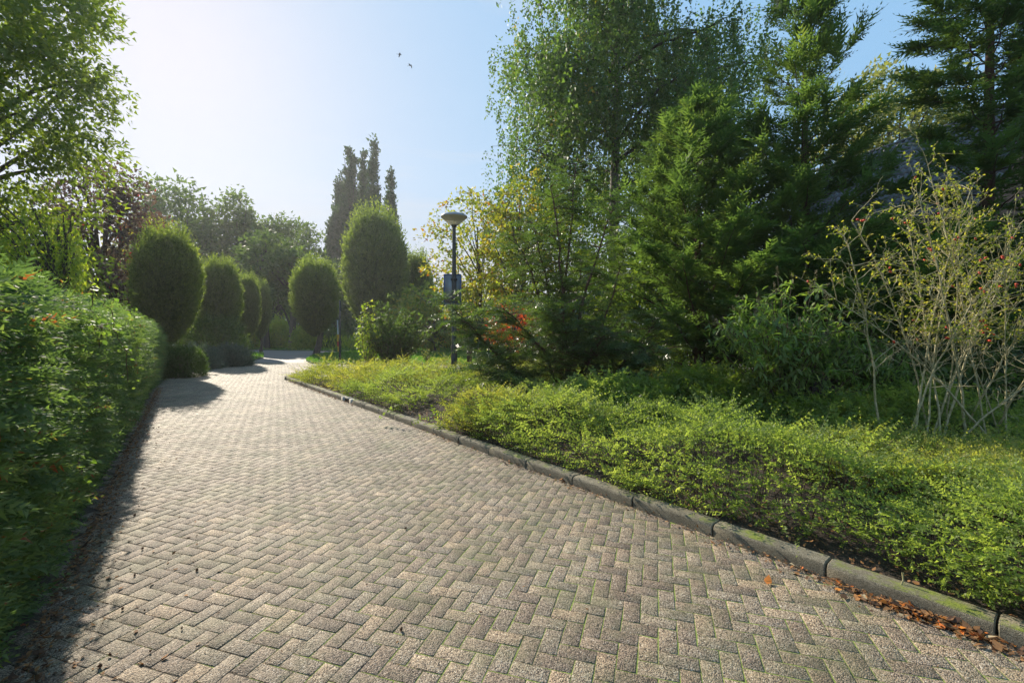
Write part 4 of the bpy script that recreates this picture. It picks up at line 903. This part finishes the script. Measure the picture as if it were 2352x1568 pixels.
# leafy young shrub in front of the largest hornbeam
def young_shrub(X, Y, label, tall, wide, mname, n=26, leaf=.13, seed=3, name='young_shrub', start=0):
    root = empty(name, (X, Y, 0)); tag(root, label, 'shrub'); lv = MB(); sb = MB()
    for k in range(n):
        a = rng.random()*6.28; f = rng.random()**.6; h = tall*rng.uniform(.55, 1)*(1-.35*f); e = np.array([f*wide*math.cos(a), f*wide*.7*math.sin(a), h])
        q = wiggle(bez((.1*rng.normal(), .1*rng.normal(), 0), (e[0]*.6, e[1]*.6, h*.45), e, 12), .02*tall/2); sb.tube(q, np.linspace(.02, .004, 12), 5)
        m = int(60*tall/2.5); i = rng.integers(2, 12, m); T = unit(np.gradient(q, axis=0))[i]
        d = unit(T*.6+rvec(m, .75)); lv.scatter(LK, q[i]+rvec(m, .05)*tall/2.5, frames(d, unit(rvec(m, .6)+np.array([0, 0, 1]))), leaf*rng.uniform(.6, 1.3, m), np.clip(rng.normal(.5, .22, m), 0, 1))
    sb.build('stems', M['twig'], root); lv.build('foliage', M[mname], root); return root
young_shrub(gx(905, 19.5), 19.5, 'loose leafy young shrub in front of the largest clipped hornbeam', 3.1, 1.6, 'far', 80, .15)
young_shrub(gx(852, 19.2), 19.2, 'upright bright shoots at the left side of the leafy young shrub', 3.1, .55, 'lime', 16, .13)
young_shrub(*G(752, 862), 'small yellowish twiggy plant beside the side road corner', .72, .45, 'pale', 16, .07)
young_shrub(*G(985, 832), 'small dry twiggy plant on the lawn left of the lamp post', .85, .4, 'pale', 14, .08)
young_shrub(*G(710, 868), 'thin seedling drooping over the pale corner slab', .5, .6, 'lime', 7, .06)
young_shrub(*G(862, 838), 'tiny pale plant on the lawn edge near the thin dark post', .5, .3, 'pale', 9, .06)

# ------------------------------------------------------------------ ground cover in the bed
def cover(name, n, dmin, dmax, Y0, Y1, hgt, mname, seed, sz, cond=None, front=.30, stick=1500):
    r = np.random.default_rng(seed); k = int(n*3.2)
    lY = np.exp(r.random(k)*(math.log(Y1+1.0)-math.log(Y0+1.0))+math.log(Y0+1.0))-1.0; d = dmin+(dmax-dmin)*r.random(k)**1.35
    X = kerbX(lY)+d/.79
    pos = np.stack([X, lY, 0*X], 1); ok = inview(pos)
    if cond is not None: ok &= cond(pos, d)
    pos = pos[ok][:n]; d = d[ok][:n]; m = len(pos)
    edge = front+.17*lump(pos, 2.1, seed)+.10*lump(pos, 6, seed+1)
    rise = np.clip((d-edge)/.45, -.1, 1); ok = rise > 0; pos = pos[ok]; d = d[ok]; rise = rise[ok]; m = len(pos)
    mound = np.abs(lump(pos, 2.0, 900))**.7
    H = hgt*(.46+.85*mound+.26*lump(pos, 6.0, 903))*np.sqrt(rise); H *= 1-.62*np.clip((d-1.7)/1.1, 0, 1)*np.clip((9.6-pos[:, 1])/1.5, 0, 1)
    frontf = (rise < .98); top = r.random(m) > np.where(frontf, .50, .30); zf = np.where(top, 1.0, r.random(m)**.6)
    pos[:, 2] = .07+H*zf-.02*r.random(m); longs = top & (r.random(m) < .55)
    s_ = np.where(longs, sz*1.9, sz)*r.uniform(.65, 1.35, m)
    az = r.random(m)*2*PI; dr = np.stack([np.cos(az)*.8, np.sin(az)*.8, r.uniform(.0, .6, m)], 1); dr[longs, 2] = r.uniform(.1, .75, longs.sum())
    dr[:, 0] -= kn[0]*(.9*frontf+.25); dr[:, 1] -= kn[1]*(.9*frontf+.25)
    R = frames(unit(dr), unit(r.normal(0, .65, (m, 3))+np.array([0, 0, 1])))
    s_ = s_*(1+.035*np.clip(pos[:, 1]-4, 0, 12))
    rb = np.clip(r.normal(.45, .18, m)+.22*lump(pos, 1.5, seed+5)+.15*lump(pos, 5, seed+6)+.25*(zf-.7), 0, 1)
    o = MB().scatter(SP_CO, pos[~longs], R[~longs], s_[~longs], rb[~longs]).scatter(SP_CL, pos[longs], R[longs], s_[longs], rb[longs]).build(name, M[mname]); o['kind'] = 'stuff'
    tb = MB(); idx = r.integers(0, m, stick)
    for i in idx:
        p = pos[i]; e = p+np.array([r.normal(0, .12)-kn[0]*.05, r.normal(0, .12)-kn[1]*.05, .02]); tb.tube([np.array([p[0]+kn[0]*.1, p[1]+kn[1]*.1, .05]), (p+e)/2*np.array([1, 1, .9]), e], [.004, .003, .0015], 3)
    t = tb.build('cover_twigs', M['twig']); t['kind'] = 'stuff'; return o
def rosegap(p): return ((p[:, 0]-5.3)/.9)**2+((p[:, 1]-5.7)/.55)**2 > 1-.8*np.random.default_rng(1).random(len(p))
sel = lambda p: lump(p, .8, 5)+.10*(4.0-p[:, 1])
cover('ground_cover', 13500, .18, 5.2, 1.0, 7.0, .50, 'cover_gold', 301, .125, lambda p, d: (sel(p) > -.15) & rosegap(p), front=.20)
cover('ground_cover', 15500, .18, 6.4, 1.4, 10.45, .50, 'cover', 311, .14, lambda p, d: (sel(p) < .3) & rosegap(p), front=.15)
cover('ground_cover', 7500, .14, 6.4, 10.55, 14.9, .42, 'cover_gold', 321, .15, None, front=.22, stick=250)
# taller arching green stems in the middle of the bed (shadowed part)
def sprays_patch(name, c, rad, n, h, mname, tm, sz, label=None, stems=40, cat='shrub'):
    pos = np.stack([c[0]+rng.normal(0, rad[0], n), c[1]+rng.normal(0, rad[1], n), 0*np.zeros(n)], 1); rr = np.sqrt(((pos[:, 0]-c[0])/rad[0]/2)**2+((pos[:, 1]-c[1])/rad[1]/2)**2)
    pos[:, 2] = .1+h*np.clip(1-rr**2, .05, 1)*rng.random(n)**.45*(1+.25*lump(pos, 2.5, 9)); dr = unit(rvec(n, .6)+np.array([-.2, -.3, .35])); R = frames(dr, unit(rvec(n, .4)+np.array([0, 0, 1])))
    root = empty(name, (0, 0, 0)); tag(root, label, cat); MB().scatter(tm, pos, R, sz*rng.uniform(.7, 1.3, n), np.clip(rng.normal(.5, .2, n), 0, 1)).build('foliage', M[mname], root)
    sb = MB()
    for k in range(stems):
        e = pos[rng.integers(0, n)]; sb.tube(bez((c[0]+(e[0]-c[0])*.5, c[1]+(e[1]-c[1])*.5, .04), (c[0]+(e[0]-c[0])*.7, c[1]+(e[1]-c[1])*.7, e[2]*.7), e, 5), [.005, .004, .003, .002, .0015], 4)
    sb.build('stems', M['twig'], root); return root
SP_BR = [sprig(5, .30, .17, 55, .4, .008, -.15, 80+i, .3) for i in range(4)]
sprays_patch('leafy_bramble', (3.0, 7.3), (1.0, .6), 1900, .75, 'left', SP_BR, .24, 'fresh green leafy undergrowth below the left side of the buddleia')
sprays_patch('leafy_bramble', (1.7, 7.3), (1.0, .4), 1500, .65, 'cover', SP_BR, .24, 'low leafy undergrowth in front of the yew base')
sprays_patch('leafy_bramble', (5.3, 6.6), (1.3, .6), 1900, .6, 'cover', SP_BR, .20, 'shaded low undergrowth between buddleia and rose bush')

# iris like tuft beside lamp
tuft = empty('grass_tuft', (Xl+.35, Yl-.5, .05)); tag(tuft, 'bright green clump of long strap leaves at the foot of the lamp post', 'plant'); mb = MB()
for k in range(130):
    a = rng.random()*6.28; b = np.array([rng.normal(0, .42), rng.normal(0, .2), 0]); L_ = rng.uniform(.35, .6); e = b+np.array([math.cos(a)*.16, math.sin(a)*.16, L_]); q = bez(b, b+(0, 0, L_*.6), e, 5)
    w = np.array([.012, .013, .011, .007, .001])[:, None]*np.array([[math.sin(a), -math.cos(a), 0]]); V = np.vstack([q+w, q-w]); mb.add(V, [(i, i+1, 6+i, 5+i) for i in range(4)], rng.random())
mb.build('leaves', M['lime'], tuft)

# ------------------------------------------------------------------ buddleia
def buddleia(X, Y, sc, label, n=30, seed=1):
    root = empty('buddleia', (X, Y, .05)); tag(root, label, 'shrub', 'grey green shrubs with dry flower spikes'); LF = [leaf4(1, .26, .22), leaf4(1, .22, .35), leaf4(1, .30, .1)]
    lv = MB(); tw2 = MB()
    for k in range(n):
        a = rng.random()*2*PI; f = rng.random()**.55; H = sc*rng.uniform(1.5, 2.35)*(1-.38*f); e = np.array([f*1.25*sc*math.cos(a), f*.9*sc*math.sin(a), H])
        q = wiggle(bez((rng.normal(0, .06), rng.normal(0, .06), 0), (e[0]*.45, e[1]*.45, H*.6), e, 12), .015); tw2.tube(q, np.linspace(.013, .003, 12), 5)
        for sb_ in range(4):
            j = rng.integers(4, 11); b = q[j]; v = unit(rvec(1, .6)+np.array([0, 0, .7]))[0]*rng.uniform(.25, .55)*sc; q3 = bez(b, b+v*.6+np.array([0, 0, -.02]), b+v, 6); tw2.tube(q3, np.linspace(.006, .002, 6), 4)
            m = 20; i = rng.integers(0, 6, m); lv.scatter(LF, q3[i]+rvec(m, .012), frames(unit(rvec(m, .6)+v*.6+np.array([0, 0, -.25])), unit(rvec(m, .3)+np.array([0, 0, 1]))), .13*rng.uniform(.6, 1.35, m), np.clip(rng.normal(.45, .2, m), 0, 1))
            if rng.random() < .35:
                _spike(root, q3[-1], v)
        m = 34; i = rng.integers(3, 12, m); lv.scatter(LF, q[i]+rvec(m, .012), frames(unit(rvec(m, .7)+np.array([0, 0, -.2])), unit(rvec(m, .3)+np.array([0, 0, 1]))), .15*rng.uniform(.6, 1.35, m), np.clip(rng.normal(.45, .2, m), 0, 1))
        if rng.random() < .7: _spike(root, q[-1], q[-1]-q[-2])
    tw2.build('stems', M['twig'], root); lv.build('leaves', M['buddleia'], root)
_spk = []
def _spike(root, p, v):
    if not _spk:
        for s_ in range(3):
            mb = MB(); m = 60; t = rng.random(m); a = rng.random(m)*6.28; r = .018*(1-t*.8); pos = np.stack([r*np.cos(a), r*np.sin(a), t*.17], 1)
            mb.scatter([kite(1, .7)], pos, frames(unit(np.stack([np.cos(a), np.sin(a), np.ones(m)*.6], 1)+rvec(m, .3)), rvec(m)), .016, rng.random(m)); _spk.append(mb.mesh('flower_spike', M['spike']))
    o = bpy.data.objects.new('flower_spike', _spk[rng.integers(0, 3)]); C.objects.link(o); o.parent = root; o.location = p
    o.rotation_euler = Vector(unit(np.asarray(v)+np.array([0, 0, .15]))).to_track_quat('Z', 'Y').to_euler()
buddleia(4.3, 7.2, 1.1, 'large grey green buddleia with dry flower spikes at the bed centre', 44)
buddleia(5.9, 7.6, .78, 'smaller shaded buddleia with dry spikes, just left of the rose stems', 18)

# ------------------------------------------------------------------ rose bush
def rose():
    root = empty('rose_bush', (5.15, 5.7, .05)); tag(root, 'tall sprawling rose bush of pale bare canes with red hips and yellowing leaves', 'shrub')
    lv = MB(); tw3 = MB(); hips = []
    ends = [(-1.05, -.1, 2.3), (-1.35, -.1, 1.75), (-.75, .2, 2.55), (-.2, -.2, 2.6), (.15, .1, 3.15), (.45, 0, 2.5), (.8, .2, 2.9), (1.1, -.1, 2.45), (1.35, .2, 2.2), (.6, -.4, 2.2), (1.6, 0, 1.9), (1.2, -.5, 1.5), (-.5, -.4, 1.9), (.2, .5, 2.8), (1.9, .3, 2.6), (.95, .4, 2.5), (1.5, -.5, 1.1), (.35, -.45, 1.8)]
    def zig(a, b, n, z): 
        q = bez(a, (np.asarray(a)+np.asarray(b))/2+rvec(1, .03)[0]+np.array([0, 0, .10*np.linalg.norm(np.asarray(b)-a)]), b, n); q[1:-1] += rvec(n-2, z); return q
    for k, e in enumerate(ends):
        e = np.array(e)*np.array([1, 1, 1.14]); b = np.array([rng.normal(.1, .36), rng.normal(0, .12), 0]); md = np.array([b[0]+(e[0]-b[0])*.3, e[1]*.4, e[2]*.55])
        q = bez(b, md, e, 15); q[1:-1] += rvec(13, .006); MB().tube(q, np.linspace(.0145, .0045, 15)*rng.uniform(.7, 1.15), 6).build('cane', M['cane'], root, True)
        nb = 21
        for s_ in range(nb):
            j = int(rng.integers(5, 15)); T = unit(q[j]-q[j-1]); v = unit(T*.7+rvec(1, .55)[0]+np.array([0, 0, .15]))*rng.uniform(.2, .62); q2 = zig(q[j], q[j]+v, 7, .007); tw3.tube(q2, np.linspace(.0050, .0022, 7), 4)
            for s2 in range(4):
                j2 = int(rng.integers(2, 7)); v2 = unit(v*.8+rvec(1, .22)[0]+np.array([0, 0, .03]))*rng.uniform(.08, .24); q3 = zig(q2[j2], q2[j2]+v2, 5, .004); tw3.tube(q3, np.linspace(.0032, .0016, 5), 3)
                hi = q3[-1][2] > 1.35
                if hi and rng.random() < .85:
                    m = int(rng.integers(3, 9)); ii = rng.integers(1, 5, m); lv.scatter([leaf4(1, .62, .15)], q3[ii]+rvec(m, .012), frames(unit(rvec(m, .7)+v2*2), unit(rvec(m, .4)+np.array([0, 0, 1]))), .034*rng.uniform(.6, 1.4, m), rng.random(m))
                if hi and rng.random() < .03: hips.append(q3[-1])
    tw3.build('twigs', M['cane'], root); lv.build('leaves', M['rose'], root)
    hm = MB().lathe([(0, -.012), (.007, -.010), (.0105, 0), (.009, .009), (.004, .014), (.006, .019), (0, .020)], k=8).mesh('rose_hip', M['hip']); hm.shade_smooth()
    for h in hips:
        for _ in range(int(rng.integers(1, 3))):
            o = bpy.data.objects.new('rose_hip', hm); C.objects.link(o); o.parent = root; o.location = Vector(h+rvec(1, .014)[0]); o.rotation_euler = (rng.normal(PI*.8, .5), rng.normal(0, .4), 0); o.scale = (1.2,)*3
rose()

# ------------------------------------------------------------------ litter and small things
def litter(name, n, fx, sz, seed, mname='litter', z=.006, tm=None):
    r = np.random.default_rng(seed); pos = fx(r, n); n = len(pos); tm = tm or [leaf4(1, .6, -.15), leaf4(1, .45, .2), kite(1, .3)]
    dr = unit(r.normal(0, 1, (n, 3))*np.array([1, 1, .22])); R = frames(dr, unit(r.normal(0, .35, (n, 3))+np.array([0, 0, 1])))
    o = MB().scatter(tm, pos, R, sz*r.uniform(.25, 1.0, n)**1.6*1.35, r.random(n)).build(name, M[mname]); o['kind'] = 'stuff'; return o
def f_kerb(r, n):
    Y = 1.2+(r.random(n)**1.3)*13; k = lump(np.stack([Y, 0*Y, 0*Y], 1), 2.6, 4)+1.3*np.exp(-((Y-2.35)/.3)**2); ok = k+r.normal(0, .5, n) > .25; Y = Y[ok]
    d = np.abs(r.normal(0, .045, len(Y)))+.004; return np.stack([kerbX(Y)-d/.79, Y, .008+.03*r.random(len(Y))*np.exp(-d/.04)], 1)
litter('leaf_litter', 3800, f_kerb, .034, 401)
def f_hedge(r, n):
    Y = 1.4+(r.random(n)**1.2)*11; d = np.abs(r.normal(0, .075, n))-.04; return np.stack([hedgeX(Y)+d/.81, Y, .006+.03*r.random(n)*np.exp(-np.abs(d)/.07)], 1)
litter('leaf_litter', 5200, f_hedge, .036, 402)
def f_road(r, n):
    Y = 1.6+(r.random(n)**1.5)*12; X = hedgeX(Y)+np.abs(r.normal(0, .45, n))+.06; return np.stack([X, Y, 0*Y+.006], 1)
litter('leaf_litter', 620, f_road, .026, 403)
def f_heap(r, n):
    Y = r.normal(2.42, .16, n); d = np.abs(r.normal(0, .05, n))+.01; return np.stack([kerbX(Y)-d/.79, Y, .01+.035*r.random(n)*np.exp(-d/.05)], 1)
litter('leaf_litter', 420, f_heap, .05, 406)
litter('leaf_litter', 90, f_heap, .05, 407, 'orange_leaf')
def f_all(r, n):
    Y = 1.8+(r.random(n)**1.5)*14; f = r.random(n); X = hedgeX(Y)*(1-f)+kerbX(Y)*f; return np.stack([X, Y, 0*Y+.005], 1)
litter('leaf_litter', 420, f_all, .016, 404)
def f_bed(r, n):
    Y = .9+(r.random(n)**1.2)*13; d = .14+r.random(n)*.8; return np.stack([kerbX(Y)+d/.79, Y, .075+.03*r.random(n)], 1)
litter('bed_litter', 9000, f_bed, .034, 405)
# dark cones dropped by the hedge
cm = []
for s_ in range(3):
    mb = MB(); m = 40; a = rng.random(m)*6.28; t = rng.random(m); rr = .012*np.sin(PI*(.1+.85*t)); mb.lathe([(0, 0), (.009, .003), (.012, .011), (.008, .02), (0, .026)], k=8, rnd=.1)
    mb.scatter([kite(1, .9)], np.stack([rr*np.cos(a), rr*np.sin(a), t*.024], 1), frames(unit(np.stack([np.cos(a), np.sin(a), .5+0*a], 1)), rvec(m)), .010, rng.random(m)*.4); cm.append(mb.mesh('cone', M['litter']))
conepx = [(420, 1445), (350, 1462), (300, 1310), (312, 1322), (262, 1435), (255, 1505), (330, 1405), (290, 1450), (232, 1530), (372, 1350), (318, 1165), (310, 1185), (455, 1310), (930, 1215), (925, 1447), (262, 1370), (345, 1500), (405, 1535), (285, 1400), (330, 1262)]
for k, (px, py) in enumerate(conepx):
    if k in (1, 4, 7, 9, 15, 17): continue
    x, y = G(px, py); o = bpy.data.objects.new('fallen_cone', cm[k % 3]); C.objects.link(o); o.location = (x, y, .010); o.rotation_euler = (1.5, rng.random(), rng.random()*6); o.scale = (rng.uniform(.3, .6),)*3
    lab = 'small dark cone lying in the sun on the pavers near the hedge'
    if px > 900: lab = ('lone dark cone in mid road, the one farther from the camera' if py < 1300 else 'lone dark cone in mid road, the one nearer the camera')
    tag(o, lab, 'cone', 'dark cones scattered on the pavers' if px < 900 else None)
ol = [(1762, 1345, 'single orange dead leaf lying in the open on the pavers', .07), (1755, 1277, 'orange dead leaf against the foot of the kerb', .06), (1075, 1024, 'curled orange leaf at the kerb foot nearer the lamp', .09)]
lm = MB().add(*[(a, b) for a, b in [leaf4(1, .7, -.25)]][0]).mesh('fallen_leaf', M['orange_leaf'])
for px, py, lab, s_ in ol:
    x, y = G(px, py); o = bpy.data.objects.new('fallen_leaf', lm); C.objects.link(o); o.location = (x, y, .012); o.scale = (s_,)*3; o.rotation_euler = (.1, -.2, rng.random()*6); tag(o, lab, 'leaf')
stk = MB().tube(wiggle([(0, 0, 0), (.02, .01, .05), (.05, .02, .11), (.055, .02, .15)], .004), [.005, .004, .004, .006], 6).build('dry_stick', M['cane']); x, y = G(2056, 1382); stk.location = (x, y, 0)
tag(stk, 'short dry stick standing in the leaf heap against the kerb', 'stick')

# turf blades on the lawns
def turf(poly, n, z, seed, L=.10):
    r = np.random.default_rng(seed); poly = np.array(poly); lo, hi = poly.min(0), poly.max(0); p = lo+(hi-lo)*r.random((n*2, 2)); inside = np.zeros(len(p), bool); j = len(poly)-1
    for i in range(len(poly)):
        xi, yi = poly[i]; xj, yj = poly[j]; cnd = ((yi > p[:, 1]) != (yj > p[:, 1])) & (p[:, 0] < (xj-xi)*(p[:, 1]-yi)/(yj-yi+1e-12)+xi); inside ^= cnd; j = i
    p = p[inside][:n]; m = len(p); pos = np.column_stack([p, np.full(m, z)]); R = frames(unit(r.normal(0, .35, (m, 3))+np.array([0, 0, 1])), unit(r.normal(0, 1, (m, 3))))
    o = MB().scatter([kite(1, .35)], pos, R, L*r.uniform(.6, 1.4, m), r.random(m)).build('grass', M['grass']); o['kind'] = 'stuff'
turf(lawn_poly, 26000, .045, 500, .12); turf(lp2, 9000, .045, 501, .13)
turf([(-24, 41.4), (-14, 38), (-6, 37), (6, 33), (6, 44), (-26, 48)], 9000, .02, 502, .2)

# birds
for k, (px, py, a) in enumerate(((918, 126, .3), (942, 151, -.4))):
    c_ = P(px, py, 38.); b = empty('bird', tuple(c_), a); tag(b, ('higher and smaller looking bird in flight in the open sky', 'lower bird with drooped wings in flight in the open sky')[k], 'bird')
    mb = MB(); mb.tube([(-.15, 0, 0), (-.10, 0, .01), (0, 0, .01), (.09, 0, 0), (.13, 0, .01), (.17, 0, 0)], [.004, .025, .04, .028, .024, .004], 8); mb.add([(-.15, .01, 0), (-.15, -.01, 0), (-.25, -.035, 0), (-.25, .035, 0)], [(0, 1, 2, 3)]); mb.build('body', M['bird'], b, True)
    for s_ in (1, -1):
        MB().add([(.07, s_*.02, .015), (-.05, s_*.02, .015), (-.04, s_*.17, .05-.0*k), (.06, s_*.17, .055), (-.09, s_*.32, -.06), (-.02, s_*.30, -.05), (.07, s_*.02, .005), (-.05, s_*.02, .005), (-.04, s_*.17, .04), (.06, s_*.17, .045)], [(0, 1, 2, 3), (3, 2, 4, 5), (6, 9, 8, 7), (9, 5, 4, 8)]).build('wing', M['bird'], b)
hz = bpy.data.materials.new('haze'); hz.use_nodes = True; hn_ = hz.node_tree.nodes; hn_.clear(); ho = hn_.new('ShaderNodeOutputMaterial'); pv = hn_.new('ShaderNodeVolumePrincipled')
pv.inputs['Color'].default_value = (.93, .95, 1.0, 1); pv.inputs['Density'].default_value = .00055; pv.inputs['Anisotropy'].default_value = .5
hz.node_tree.links.new(pv.outputs[0], ho.inputs['Volume'])
mbh = MB().box((-115, -12, -1.05), (125, 125, 42)); hb_ = mbh.build('haze', hz); hb_['kind'] = 'stuff'
print('TRIS', sum(sum(p.loop_total-2 for p in me.polygons) if len(me.polygons) < 2000 else len(me.loops)-2*len(me.polygons) for me in bpy.data.meshes))
